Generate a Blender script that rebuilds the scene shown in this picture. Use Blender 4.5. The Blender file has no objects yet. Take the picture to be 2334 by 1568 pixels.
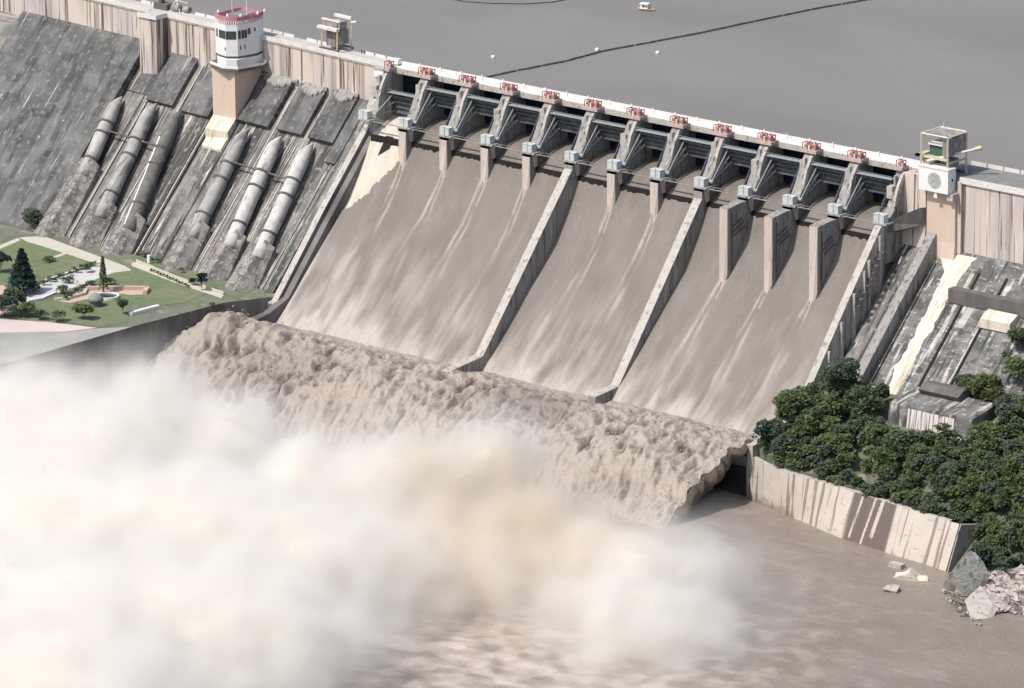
import bpy, math, random
import numpy as np
from mathutils import Vector, Matrix
random.seed(7); RNG = np.random.default_rng(11)
sc = bpy.context.scene
R = math.radians
# ---------------------------------------------------------------- camera
TH, PI_, RO, FPX = 0.703962950, 0.283147237, -0.00939111311, 13890.04
CAM = np.array([1657.41767, -1872.01435, 881.540298])
FWD = np.array([-math.sin(TH)*math.cos(PI_), math.cos(TH)*math.cos(PI_), -math.sin(PI_)])
RT0 = np.array([math.cos(TH), math.sin(TH), 0.]); UP0 = np.cross(RT0, FWD)
RT = math.cos(RO)*RT0 + math.sin(RO)*UP0
UPV = -math.sin(RO)*RT0 + math.cos(RO)*UP0
cd = bpy.data.cameras.new("camera"); cam = bpy.data.objects.new("camera", cd); sc.collection.objects.link(cam)
cd.sensor_width = 36; cd.lens = FPX/2334*36; cd.clip_start = 10; cd.clip_end = 30000
M = Matrix(((RT[0], UPV[0], -FWD[0], CAM[0]), (RT[1], UPV[1], -FWD[1], CAM[1]), (RT[2], UPV[2], -FWD[2], CAM[2]), (0, 0, 0, 1)))
cam.matrix_world = M
sc.camera = cam
# ---------------------------------------------------------------- world, sun, exposure
SUN_EL, SUN_AZ = R(56), R(180+18)     # azimuth measured clockwise from +y
w = bpy.data.worlds.new("World"); sc.world = w; w.use_nodes = True
nt = w.node_tree; bg = nt.nodes["Background"]
sky = nt.nodes.new("ShaderNodeTexSky"); sky.sky_type = 'NISHITA'; sky.sun_disc = False
sky.sun_elevation = SUN_EL; sky.sun_rotation = SUN_AZ; sky.dust_density = 2.5
nt.links.new(sky.outputs[0], bg.inputs[0]); bg.inputs[1].default_value = 0.13
sd = bpy.data.lights.new("sun", 'SUN'); sun = bpy.data.objects.new("sun", sd); sc.collection.objects.link(sun)
sd.energy = 3.6; sd.angle = R(0.53); sd.color = (1.0, 0.955, 0.89)
sdir = Vector((math.sin(SUN_AZ)*math.cos(SUN_EL), math.cos(SUN_AZ)*math.cos(SUN_EL), math.sin(SUN_EL)))
sun.rotation_euler = sdir.to_track_quat('Z', 'Y').to_euler(); sun.location = (0, -200, 600)
sc.view_settings.view_transform = 'Standard'; sc.view_settings.look = 'None'
sc.view_settings.exposure = 0.12; sc.view_settings.gamma = 1
sc.cycles.use_denoising = True
sc.cycles.max_bounces = 20; sc.cycles.diffuse_bounces = 3; sc.cycles.volume_bounces = 18
sc.cycles.transparent_max_bounces = 8
sc.cycles.use_adaptive_sampling = True; sc.cycles.adaptive_threshold = 0.02

# ---------------------------------------------------------------- measuring helpers: a sight line meets a known plane of the place
def ray(u, v): return FWD + RT*(u-1167)/FPX - UPV*(v-784)/FPX
def meet(u, v, n, k):
    n = np.array(n, float); d = ray(u, v); return CAM + d*((k-n@CAM)/(n@d))
def at_z(u, v, z): return meet(u, v, (0, 0, 1), z)
def at_x(u, v, x): return meet(u, v, (1, 0, 0), x)
def at_y(u, v, y): return meet(u, v, (0, 1, 0), y)

# ---------------------------------------------------------------- object helpers
COL = sc.collection
def tag(o, label=None, cat=None, group=None, kind=None):
    if label: o["label"] = label
    if cat: o["category"] = cat
    if group: o["group"] = group
    if kind: o["kind"] = kind
    return o
def empty(name, loc=(0, 0, 0), rz=0):
    o = bpy.data.objects.new(name, None); COL.objects.link(o); o.location = loc; o.rotation_euler = (0, 0, rz); o.empty_display_size = .5
    return o
class MB:
    def __init__(s): s.v = []; s.f = []
    def add(s, vs, fs):
        b = len(s.v); s.v += [tuple(map(float, p)) for p in vs]; s.f += [tuple(b+i for i in f) for f in fs]; return s
    def box(s, x0, x1, y0, y1, z0, z1):
        vs = [(x, y, z) for z in (z0, z1) for y in (y0, y1) for x in (x0, x1)]
        return s.add(vs, [(0, 2, 3, 1), (4, 5, 7, 6), (0, 1, 5, 4), (2, 6, 7, 3), (0, 4, 6, 2), (1, 3, 7, 5)])
    def prism_x(s, poly, x0, x1):          # poly of (y,z) swept along x
        n = len(poly); vs = [(x0, y, z) for y, z in poly]+[(x1, y, z) for y, z in poly]
        return s.add(vs, [tuple(range(n)), tuple(range(2*n-1, n-1, -1))]+[(i, i+n, (i+1) % n+n, (i+1) % n) for i in range(n)])
    def prism_z(s, poly, z0, z1):
        n = len(poly); vs = [(x, y, z0) for x, y in poly]+[(x, y, z1) for x, y in poly]
        return s.add(vs, [tuple(range(n-1, -1, -1)), tuple(range(n, 2*n))]+[(i, (i+1) % n, (i+1) % n+n, i+n) for i in range(n)])
    def loft(s, rings, close=True, caps=True):
        n = len(rings[0]); b = []
        vs = [p for r in rings for p in r]; fs = []
        for k in range(len(rings)-1):
            for i in range(n if close else n-1):
                j = (i+1) % n; fs.append((k*n+i, k*n+j, (k+1)*n+j, (k+1)*n+i))
        if caps and close: fs += [tuple(range(n-1, -1, -1)), tuple(range((len(rings)-1)*n, len(rings)*n))]
        return s.add(vs, fs)
    def tube(s, pts, r, n=8, caps=True):
        pts = [Vector(p) for p in pts]; rs = r if isinstance(r, (list, tuple)) else [r]*len(pts); rings = []
        for k, p in enumerate(pts):
            d = (pts[min(k+1, len(pts)-1)]-pts[max(k-1, 0)]).normalized()
            a = d.cross(Vector((0, 0, 1)));
            if a.length < 1e-3: a = Vector((1, 0, 0))
            a.normalize(); b = a.cross(d)
            rings.append([p+(a*math.cos(t)+b*math.sin(t))*rs[k] for t in [2*math.pi*i/n for i in range(n)]])
        return s.loft([[tuple(q) for q in rg] for rg in rings], True, caps)
    def bar(s, a, b, t=.2, w=None): return s.tube([a, b], t/1.414 if w is None else w, 4)
    def build(s, name, m, parent=None, smooth=False, kind=None):
        me = bpy.data.meshes.new(name); me.from_pydata(s.v, [], s.f); me.update()
        return link(me, name, m, parent, smooth, kind)
def link(me, name, m, parent=None, smooth=False, kind=None):
    import bmesh
    bm = bmesh.new(); bm.from_mesh(me); bmesh.ops.recalc_face_normals(bm, faces=bm.faces)
    bm.to_mesh(me); bm.free()
    if m: me.materials.append(m)
    if smooth: me.polygons.foreach_set("use_smooth", [True]*len(me.polygons))
    o = bpy.data.objects.new(name, me); COL.objects.link(o)
    if parent:
        o.parent = parent
    if kind: o["kind"] = kind
    return o
def grid_mesh(name, P, m, parent=None, keep=None, attr=None, smooth=True, kind=None):
    """P: (a,b,3) array of points"""
    a, b = P.shape[:2]; idx = np.arange(a*b).reshape(a, b)
    F = np.stack([idx[:-1, :-1], idx[1:, :-1], idx[1:, 1:], idx[:-1, 1:]], -1)
    F = F[keep] if keep is not None else F.reshape(-1, 4)
    F = F.reshape(-1, 4)
    me = bpy.data.meshes.new(name)
    me.vertices.add(a*b); me.vertices.foreach_set("co", P.reshape(-1).astype(np.float32))
    me.loops.add(len(F)*4); me.loops.foreach_set("vertex_index", F.reshape(-1).astype(np.int32))
    me.polygons.add(len(F)); me.polygons.foreach_set("loop_start", np.arange(0, len(F)*4, 4, dtype=np.int32))
    me.polygons.foreach_set("use_smooth", np.full(len(F), smooth))
    me.update(calc_edges=True)
    if attr is not None:
        at = me.attributes.new("foam", 'FLOAT', 'POINT'); at.data.foreach_set("value", attr.reshape(-1).astype(np.float32))
    me.materials.append(m)
    o = bpy.data.objects.new(name, me); COL.objects.link(o)
    if parent: o.parent = parent
    if kind: o["kind"] = kind
    return o
def copy_tree(o, parent=None):
    c = o.copy(); COL.objects.link(c); c.parent = parent
    for ch in o.children: copy_tree(ch, c)
    return c

# ---------------------------------------------------------------- numpy noise
_perm = RNG.permutation(256); _g = RNG.normal(size=(256, 3)); _g /= np.linalg.norm(_g, axis=1)[:, None]
def perlin(p):
    p = np.asarray(p, float); i = np.floor(p).astype(int); f = p-i; u = f*f*f*(f*(f*6-15)+10); out = 0
    for dx in (0, 1):
        for dy in (0, 1):
            for dz in (0, 1):
                h = _perm[(_perm[(_perm[(i[..., 0]+dx) & 255]+i[..., 1]+dy) & 255]+i[..., 2]+dz) & 255]
                d = np.stack([f[..., 0]-dx, f[..., 1]-dy, f[..., 2]-dz], -1)
                wgt = (u[..., 0] if dx else 1-u[..., 0])*(u[..., 1] if dy else 1-u[..., 1])*(u[..., 2] if dz else 1-u[..., 2])
                out = out+wgt*(d*_g[h]).sum(-1)
    return out*1.5
def fbm(p, o=4, ridged=False, gain=.5):
    s = 0; a = 1; p = np.asarray(p, float); tot = 0
    for k in range(o):
        n = perlin(p*2**k+17.3*k)
        if ridged: n = 1-2*np.abs(n)
        s = s+a*n; tot += a; a *= gain
    return s/tot
def stk(*a): return np.stack(np.broadcast_arrays(*a), -1)
def sstep(a, b, x): t = np.clip((x-a)/(b-a), 0, 1); return t*t*(3-2*t)

# ---------------------------------------------------------------- materials
def lin(c):
    return tuple(((x/255/12.92) if x/255 <= .04045 else ((x/255+.055)/1.055)**2.4) for x in c)+(1,)
def mat(name, base, layers=(), rough=.85, bump=0, bscale=1.0, attr=None, spec=.3, metal=0, brick=None, bstretch=(1, 1, 1)):
    """base: albedo rgb. layers: (rgb, stretch xyz, rotx, lo, hi, strength, detail)"""
    m = bpy.data.materials.new(name); m.use_nodes = True; n = m.node_tree; N = n.nodes; L = n.links
    bs = N["Principled BSDF"]; bs.inputs["Roughness"].default_value = rough; bs.inputs["Metallic"].default_value = metal
    bs.inputs["Specular IOR Level"].default_value = spec
    pos = N.new("ShaderNodeNewGeometry").outputs["Position"]
    rgb = N.new("ShaderNodeRGB"); rgb.outputs[0].default_value = (*base, 1); cur = rgb.outputs[0]
    for k, (c, st, rx, lo, hi, sg, det) in enumerate(layers):
        mp = N.new("ShaderNodeMapping"); mp.vector_type = 'TEXTURE' if rx else 'POINT'
        if rx:
            # rotate first, then stretch
            mp.inputs["Rotation"].default_value = (rx, 0, 0); L.new(pos, mp.inputs[0])
            mp2 = N.new("ShaderNodeMapping"); mp2.inputs["Scale"].default_value = st; L.new(mp.outputs[0], mp2.inputs[0]); mp = mp2
        else:
            mp.inputs["Scale"].default_value = st; L.new(pos, mp.inputs[0])
        nz = N.new("ShaderNodeTexNoise"); nz.inputs["Scale"].default_value = 1; nz.inputs["Detail"].default_value = det
        mp.inputs["Location"].default_value = (k*13.7, k*5.1, k*3.3)
        L.new(mp.outputs[0], nz.inputs["Vector"])
        mr = N.new("ShaderNodeMapRange"); mr.inputs[1].default_value = lo; mr.inputs[2].default_value = hi; mr.inputs[3].default_value = 0; mr.inputs[4].default_value = sg
        L.new(nz.outputs[0], mr.inputs[0])
        mx = N.new("ShaderNodeMix"); mx.data_type = 'RGBA'; L.new(mr.outputs[0], mx.inputs[0]); L.new(cur, mx.inputs[6]); mx.inputs[7].default_value = (*c, 1)
        cur = mx.outputs[2]
    if brick:
        (bw, bh, mort, rx, c, sg) = brick
        mp = N.new("ShaderNodeMapping"); mp.vector_type = 'TEXTURE'; mp.inputs["Rotation"].default_value = (rx, 0, 0); L.new(pos, mp.inputs[0])
        bt = N.new("ShaderNodeTexBrick"); bt.inputs["Scale"].default_value = 1; bt.inputs["Brick Width"].default_value = bw; bt.inputs["Row Height"].default_value = bh
        bt.inputs["Mortar Size"].default_value = mort; bt.offset = .0
        L.new(mp.outputs[0], bt.inputs[0])
        bt.inputs["Color1"].default_value = (0, 0, 0, 1); bt.inputs["Color2"].default_value = (.75, .75, .75, 1); bt.inputs["Mortar"].default_value = (1, 1, 1, 1)
        ml = N.new("ShaderNodeMath"); ml.operation = 'MULTIPLY'; ml.inputs[1].default_value = sg; L.new(bt.outputs[0], ml.inputs[0])
        mx = N.new("ShaderNodeMix"); mx.data_type = 'RGBA'; L.new(ml.outputs[0], mx.inputs[0]); L.new(cur, mx.inputs[6]); mx.inputs[7].default_value = (*c, 1); cur = mx.outputs[2]
    if attr:
        at = N.new("ShaderNodeAttribute"); at.attribute_name = "foam"
        mx = N.new("ShaderNodeMix"); mx.data_type = 'RGBA'; mx.clamp_factor = True; L.new(at.outputs["Fac"], mx.inputs[0]); L.new(cur, mx.inputs[6]); mx.inputs[7].default_value = (*attr, 1); cur = mx.outputs[2]
    L.new(cur, bs.inputs["Base Color"])
    if bump:
        nz = N.new("ShaderNodeTexNoise"); nz.inputs["Scale"].default_value = 1; nz.inputs["Detail"].default_value = 4
        mp = N.new("ShaderNodeMapping"); mp.inputs["Scale"].default_value = tuple(bscale*q for q in bstretch); L.new(pos, mp.inputs[0]); L.new(mp.outputs[0], nz.inputs["Vector"])
        bp = N.new("ShaderNodeBump"); bp.inputs["Distance"].default_value = bump; bp.inputs["Strength"].default_value = 1
        L.new(nz.outputs[0], bp.inputs["Height"]); L.new(bp.outputs[0], bs.inputs["Normal"])
    return m
SL = R(-45)
m_wall = mat("wall_concrete", (.63, .545, .475), [
    ((.46, .42, .42), (.07, .07, .02), 0, .45, .60, .7, 3),
    ((.30, .25, .22), (.30, .30, .006), 0, .54, .62, .75, 3),
    ((.09, .065, .055), (.85, .85, .018), 0, .575, .615, .9, 4),
    ((.68, .62, .55), (.55, .55, .03), 0, .60, .66, .6, 3)])
m_wall_grey = mat("grey_wall_concrete", (.48, .44, .39), [
    ((.30, .28, .26), (.3, .3, .1), 0, .42, .65, .7, 4),
    ((.17, .15, .14), (1.1, 1.1, .03), 0, .52, .62, .8, 4),
    ((.62, .58, .52), (.9, .9, .04), 0, .62, .72, .6, 3)])
m_black = mat("blackened_concrete", (.085, .083, .085), [
    ((.17, .165, .16), (.07, .07, .10), 0, .44, .62, .85, 6),
    ((.035, .034, .036), (.22, .03, .03), SL, .50, .60, .75, 6),
    ((.23, .22, .21), (.5, .35, .35), 0, .56, .66, .7, 6),
    ((.55, .54, .51), (.75, .03, .03), SL, .66, .68, .85, 4),
    ((.48, .47, .45), (.6, .35, .35), 0, .725, .74, .8, 2)], brick=(9, 5.0, .07, R(45), (.20, .195, .19), .40), bump=.25, bscale=.7)
m_slope = mat("weathered_slope_concrete", (.185, .175, .165), [
    ((.30, .285, .26), (.22, .04, .04), SL, .44, .60, .9, 6),
    ((.045, .043, .042), (.36, .025, .025), SL, .50, .565, .9, 6),
    ((.09, .10, .08), (.12, .10, .12), 0, .53, .64, .6, 6),
    ((.40, .38, .35), (.6, .35, .35), 0, .58, .66, .7, 6),
    ((.60, .57, .53), (.7, .045, .045), SL, .62, .655, .85, 5)], brick=(7.5, 3.0, .09, R(45), (.10, .095, .09), .45), bump=.3, bscale=.7)
m_rslope = mat("streaked_slope_concrete", (.22, .212, .20), [
    ((.10, .10, .10), (.10, .10, .22), 0, .44, .58, .9, 7),
    ((.62, .59, .54), (.42, .05, .05), SL, .56, .62, .9, 6),
    ((.52, .49, .45), (.35, .35, 1.3), 0, .60, .65, .8, 5),
    ((.05, .055, .045), (.20, .20, .20), 0, .57, .66, .8, 6),
    ((.04, .04, .04), (.5, .04, .04), SL, .60, .64, .8, 5)], brick=(5, 2.6, .12, R(45), (.07, .068, .065), .5), bump=.4, bscale=.8)
m_lime = mat("lime_stained_concrete", (.66, .60, .50), [
    ((.45, .38, .28), (.5, .06, .06), SL, .48, .64, .7, 4), ((.76, .70, .60), (.8, .1, .1), SL, .55, .65, .7, 3), ((.25, .23, .2), (.9, .12, .12), SL, .62, .7, .7, 4)])
m_clean = mat("clean_salmon_concrete", (.62, .49, .40), [((.52, .42, .35), (.3, .3, .02), 0, .5, .7, .5, 2), ((.67, .55, .45), (.2, .2, .1), 0, .5, .7, .5, 2)])
m_pale = mat("pale_concrete", (.47, .435, .39), [((.33, .31, .28), (.25, .25, .25), 0, .45, .7, .6, 4), ((.20, .18, .165), (.5, .5, .3), 0, .57, .64, .7, 5)], bump=.1, bscale=1.)
m_nose = mat("pier_concrete", (.56, .48, .42), [((.48, .38, .34), (.4, .4, .06), 0, .45, .7, .7, 3), ((.28, .25, .22), (.9, .9, .12), 0, .58, .68, .55, 3)])
m_pier = mat("grey_pier_concrete", (.30, .285, .265), [((.09, .085, .08), (.6, .6, .06), 0, .55, .62, .8, 5), ((.25, .24, .225), (.3, .3, .12), 0, .42, .66, .7, 4), ((.5, .48, .44), (.8, .8, .05), 0, .58, .68, .6, 3)])
m_dark = mat("dark_concrete", (.12, .11, .105), [((.2, .185, .17), (.3, .3, .1), 0, .45, .7, .6, 4)])  # dark tone; also carries the shade of the corbel and left river wall
m_black2 = mat("slot_shade_groove_black", (.02, .018, .016))  # near-black for the crest slot's shadow, the sluice opening and joint grooves
m_deck = mat("deck_concrete", (.50, .48, .45), [((.40, .39, .37), (.15, .15, .15), 0, .45, .7, .6, 4)])
m_asph = mat("old_asphalt", (.20, .20, .19), [((.28, .28, .26), (.2, .2, .2), 0, .45, .7, .6, 4)])
m_white = mat("white_paint", (.80, .79, .77), [((.62, .60, .57), (.3, .3, .3), 0, .55, .75, .5, 4)], rough=.6)
m_rail = mat("whitewashed_parapet", (.72, .68, .65), [((.5, .46, .43), (.5, .5, .8), 0, .55, .7, .6, 3), ((.66, .5, .47), (.2, .2, .2), 0, .5, .7, .5, 3)])
m_red = mat("faded_red_paint", (.50, .20, .24), [((.60, .40, .43), (.4, .4, .4), 0, .45, .7, .6, 3)], rough=.6)
m_hoist = mat("rusty_red_hoist_paint", (.38, .15, .12), [((.52, .34, .30), (.9, .9, .9), 0, .45, .65, .7, 3)], rough=.6)
m_hoistb = mat("pale_pink_hoist_bed", (.52, .40, .36), [((.40, .28, .24), (.9, .9, .9), 0, .45, .65, .7, 3)])
m_steel = mat("grey_gate_steel", (.095, .105, .115), [((.20, .21, .21), (.4, .4, .3), 0, .45, .7, .7, 4), ((.11, .08, .06), (.6, .6, .3), 0, .6, .72, .5, 4)], rough=.55)
m_steel_l = mat("light_grey_steel", (.33, .36, .36), [((.30, .32, .32), (.6, .6, .6), 0, .5, .7, .6, 3)], rough=.55)
m_cabin = mat("pale_cabin_paint", (.54, .57, .56), [((.38, .40, .39), (.7, .7, .7), 0, .5, .66, .6, 4)])
m_bucket = mat("bucket_shade_black", (.035, .033, .035))  # near-black: shade under the leaping jets put into the bucket's colour
m_navy = mat("bay_shade_navy", (.012, .016, .035), rough=.6)  # navy near-black carries the shade inside the gate bays
m_green = mat("green_machinery_paint", (.05, .13, .09), rough=.5)
m_yellow = mat("cream_yellow_steel", (.60, .52, .33), [((.4, .33, .22), (.8, .8, .8), 0, .5, .7, .6, 3)], rough=.6)
m_cranes = mat("dusty_crane_steel", (.24, .215, .20), [((.6, .56, .5), (.4, .4, .2), 0, .5, .7, .6, 3)], rough=.6)
m_crframe = mat("cream_crane_paint", (.60, .56, .45), [((.42, .38, .30), (.8, .8, .8), 0, .5, .65, .7, 4)])
m_glass = mat("dark_window_glass", (.03, .04, .045), rough=.15, spec=.6)
m_pipe = mat("penstock_concrete", (.38, .365, .345), [((.12, .115, .11), (.5, .08, .08), SL, .53, .62, .8, 6), ((.26, .25, .24), (.35, .35, .35), 0, .42, .66, .7, 5), ((.58, .57, .54), (.3, .1, .1), 0, .55, .7, .6, 3)])
m_pipe_w = mat("white_washed_penstock", (.54, .52, .49), [((.16, .155, .15), (.5, .08, .08), SL, .56, .64, .8, 6), ((.62, .60, .57), (.3, .12, .12), 0, .53, .60, .8, 5), ((.36, .35, .33), (.35, .35, .35), 0, .48, .68, .7, 5)])
m_pipe_d = mat("algae_dark_penstock", (.13, .13, .12), [((.24, .23, .21), (.35, .35, .35), 0, .48, .68, .7, 5)])
m_anchor = mat("anchor_block_concrete", (.30, .275, .255), [((.13, .12, .115), (.3, .3, .3), 0, .47, .60, .85, 6), ((.09, .085, .08), (.5, .05, .05), SL, .54, .62, .8, 5), ((.5, .46, .43), (.8, .8, .8), 0, .58, .64, .7, 5)], brick=(4, 1.6, .1, R(45), (.14, .13, .12), .4), bump=.3, bscale=.8)
m_band = mat("penstock_band_concrete", (.10, .095, .09), [((.2, .19, .18), (.5, .5, .5), 0, .48, .68, .7, 4)])
m_chute = mat("dry_chute_concrete", (.58, .53, .45), [((.46, .42, .36), (.3, .08, .08), SL, .45, .65, .6, 4)])
m_flow = mat("spillway_water", (.205, .180, .156), [
    ((.170, .149, .127), (.08, .035, .035), SL, .42, .64, .8, 5),
    ((.235, .208, .187), (.22, .07, .07), SL, .50, .68, .6, 6)], rough=.55, attr=(.46, .41, .365), bump=.35, bscale=1.0, bstretch=(1.1, .5, .5), spec=.25)
m_jet = mat("churning_water", (.115, .094, .076), [((.16, .13, .105), (.12, .12, .12), 0, .45, .7, .7, 4)], rough=.75, attr=(.375, .332, .285), bump=.35, bscale=.6, spec=.15)
m_pool = mat("muddy_river_water", (.245, .207, .172), [((.205, .172, .142), (.012, .02, .02), 0, .40, .65, .9, 4), ((.29, .25, .22), (.02, .03, .03), 0, .52, .68, .8, 5)], rough=.35, bump=.5, bscale=.35, spec=.3, attr=(.52, .46, .40))
m_res = mat("reservoir_water", (.222, .205, .190), [((.195, .178, .162), (.006, .01, .01), 0, .42, .65, .9, 3), ((.235, .217, .212), (.01, .012, .01), 0, .5, .68, .8, 5)], rough=.45, bump=.12, bscale=.5, spec=.25)
m_grass = mat("mown_lawn", (.145, .185, .095), [((.20, .20, .125), (.06, .06, .06), 0, .42, .66, .8, 5), ((.075, .115, .045), (.3, .3, .3), 0, .5, .7, .5, 4)])
m_rough = mat("rough_ground", (.16, .16, .12), [((.08, .10, .055), (.07, .07, .07), 0, .45, .6, .8, 6), ((.30, .27, .24), (.15, .15, .15), 0, .58, .7, .7, 5)])
m_bank = mat("garden_rough_grass", (.17, .18, .13), [((.12, .145, .085), (.07, .07, .07), 0, .45, .6, .8, 6), ((.30, .28, .24), (.15, .15, .15), 0, .56, .66, .7, 6), ((.07, .09, .05), (.35, .35, .35), 0, .58, .66, .6, 5)])
m_hill = mat("hillside_rock", (.27, .25, .23), [((.10, .12, .07), (.05, .05, .05), 0, .48, .62, .8, 6), ((.4, .37, .34), (.1, .1, .5), 0, .55, .66, .7, 5), ((.14, .13, .12), (.08, .08, 1.1), 0, .5, .62, .8, 4)])
m_path = mat("cream_path", (.52, .49, .41), [((.48, .44, .37), (.3, .3, .3), 0, .5, .7, .5, 4)])
m_road = mat("pale_concrete_road", (.55, .54, .53), [((.47, .46, .45), (.4, .05, .3), 0, .45, .7, .7, 4)])
m_pinkroad = mat("pink_sandy_bank", (.60, .50, .46), [((.50, .43, .40), (.05, .1, .1), 0, .45, .7, .6, 4)])
m_brick = mat("salmon_brick_paving", (.50, .37, .30), [((.58, .48, .41), (.3, .3, .3), 0, .45, .7, .6, 4)])
m_leaf = [mat("foliage_%s" % n, c, [(c2, (.5, .5, .5), 0, .45, .62, .8, 3)], rough=.7, spec=.2) for n, c, c2 in
          (("deep", (.105, .155, .085), (.16, .21, .11)), ("mid", (.135, .19, .088), (.20, .24, .11)), ("bluish", (.11, .15, .105), (.16, .195, .135)), ("olive", (.14, .18, .075), (.19, .21, .10)), ("conifer", (.050, .095, .072), (.08, .13, .095)))]
for m in m_leaf:      # thin leaves let part of the light through
    n = m.node_tree; bs = n.nodes["Principled BSDF"]; tr = n.nodes.new("ShaderNodeBsdfTranslucent"); mxs = n.nodes.new("ShaderNodeMixShader"); mxs.inputs[0].default_value = .45
    n.links.new(bs.inputs["Base Color"].links[0].from_socket, tr.inputs[0]); n.links.new(bs.outputs[0], mxs.inputs[1]); n.links.new(tr.outputs[0], mxs.inputs[2]); n.links.new(mxs.outputs[0], n.nodes["Material Output"].inputs[0])
m_trunk = mat("bark", (.10, .07, .05))
m_rubble = mat("pale_rubble", (.46, .40, .36), [((.15, .13, .115), (.25, .25, .25), 0, .48, .58, .9, 5), ((.60, .55, .50), (.6, .6, .6), 0, .58, .64, .7, 4)])
m_boom = mat("weathered_boom_pipe", (.055, .05, .05), [((.12, .11, .105), (.4, .4, .4), 0, .5, .65, .6, 3)])

S = 22.56
# ================================================================= SETTING
# reservoir water
xs = np.linspace(-1500, 1500, 301); ys = np.linspace(9.5, 3000, 60)
X, Y = np.meshgrid(xs, ys, indexing='ij')
Y = np.where(Y < 10, np.maximum(9.5, 3-0.085*(X+5)+5), Y+60)
grid_mesh("reservoir_water", stk(X, Y, np.full_like(X, 269.0)), m_res, kind="structure")
# river water with gentle turbulence near the plunge
xs = np.linspace(-30, 620, 520); ys = np.linspace(-560, -60, 400)
X, Y = np.meshgrid(xs, ys, indexing='ij')
near = np.clip(np.exp(-(((X-170)/170)**2+((Y+260)/120)**2))+np.exp(-(((X-315)/95)**2+((Y+300)/75)**2)), 0, 1)
dz = fbm(stk(X/14, Y/14, 0*X), 4)*(.25+2.2*near)
fo = np.clip(fbm(stk(X/12, Y/9, 0*X+4), 5)*1.6+near*.8-.25, 0, 1)*np.clip(near*1.3+.1, 0, 1)+.35*np.clip(1-np.abs(perlin(stk(X/30+.6*perlin(stk(X/14, Y/14, 0*X)), Y/16, 0*X+8)))*14, 0, 1)*np.clip(perlin(stk(X/40, Y/40, 0*X+3))+.1, 0, 1)
grid_mesh("river_water", stk(X, Y, 164+dz), m_pool, attr=fo, kind="structure")
# left bank ground
RW = [(-3, -66), (-8, -74), (-15, -88), (-20, -138), (-24, -211), (-32, -330), (-60, -700)]
mb = MB(); far = [(x, y) for x, y in RW]+[(-900, -700), (-900, 60), (-3, 60)]
mb.add([(x, y, 189.9) for x, y in far], [tuple(range(len(far)))]); mb.build("left_bank_ground", m_bank, kind="structure")
# hillside at the left abutment
xs = np.linspace(-420, -150, 91); ys = np.linspace(-170, 60, 77); X, Y = np.meshgrid(xs, ys, indexing='ij')
base = 259.4+.085*X+Y-3.5
Z = np.minimum(base, 277)+sstep(-215, -300, X)*6
Z = np.maximum(Z, 189.5+sstep(-200, -330, X)*12)+fbm(stk(X/22, Y/22, 0*X), 5)*2.2
step_ = 3.0; Zs = np.floor(Z/step_)*step_+step_*sstep(.55, 1, (Z/step_) % 1); Z = np.where(X < -205, Zs, Z-3); Z = np.where(Y > 3-.085*(X+5)-3, np.minimum(Z, 262), Z)
grid_mesh("left_hillside", stk(X, Y, Z), m_hill, kind="structure", smooth=False)
# right bank ground
def rz(X, Y):
    z = 180.5+.36*(Y+104)
    z = np.where(Y > -41, np.minimum(z, 240+Y*.947), z)
    e = sstep(370, 388, X)
    z2 = 162.6+np.clip(Y+131+.30*(X-400), -30, 400)*.62
    return z*(1-e)+z2*e
xs = np.linspace(272.5, 620, 150); ys = np.linspace(-190, 40, 116); X, Y = np.meshgrid(xs, ys, indexing='ij')
def wall_y(x): return np.interp(x, [265, 270, 280, 291, 307, 330, 356, 382, 386], [-92, -96, -101, -104, -105.5, -108.3, -112.2, -115, -116])
Zr = rz(X, Y)+fbm(stk(X/15, Y/15, 0*X), 4)*1.2*sstep(-102, -96, Y)
inside = (Y < wall_y(X)+2.0) & (X < 386)
Zr = np.where(inside, 150, Zr)
grid_mesh("right_bank_ground", stk(X, Y, Zr), m_rough, kind="structure", smooth=False)

# ================================================================= DAM
dam = empty("concrete_dam", (0, 0, 0)); tag(dam, "long streaked concrete dam with twelve gated spillway bays and brown water pouring down its chute", "dam")
wy = lambda x: 3-0.085*(x+5)          # face line of the left wing
def wing_prism(mb, poly, x0, x1):      # poly in (y',z) with y' measured from the wing face
    n = len(poly); vs = [(x, wy(x)+y, z) for x in (x0, x1) for y, z in poly]
    mb.add(vs, [tuple(range(n)), tuple(range(2*n-1, n-1, -1))]+[(i, i+n, (i+1) % n+n, (i+1) % n) for i in range(n)])
def slope_poly(top, proud, toe=190.2):   # downstream slope of the wing, 1:1
    t = top+proud
    return [(2, t), (0, t), (-(t-toe), toe), (-(t-toe), toe-14), (2, toe-14)]
# upper wall
mb = MB(); wing_prism(mb, [(0, 275.2), (0, 225), (8.5, 225), (8.5, 275.2)], -330, -1.5); mb.build("left_wing_wall", m_wall, dam)
mb = MB(); mb.box(-151, -140.8, 7.5, 17, 240, 275.2); mb.build("wall_bulge", m_wall, dam)
blocks = [  # x0, x1, z where the slope meets the wall, material, z below which it is weathered
    (-238, -154, 262.4, m_black, 0), (-154, -139.5, 257.6, m_black, 243), (-139.5, -137.8, 254.5, m_slope, 0), (-137.8, -121, 259.6, m_black, 242),
    (-121, -114.5, 256.5, m_slope, 0), (-114.5, -97.5, 259.2, m_black, 241), (-97.5, -93, 255.5, m_slope, 0), (-93, -79.6, 257.2, m_slope, 0),
    (-79.6, -60, 260.4, m_black, 243), (-60, -55, 257.0, m_slope, 0), (-55, -39.5, 260.0, m_black, 243), (-39.5, -35, 257.0, m_slope, 0),
    (-35, -19.5, 260.6, m_black, 243), (-19.5, -13, 259.0, m_black, 236), (-13, -8.5, 258.2, m_slope, 0)]
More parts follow.
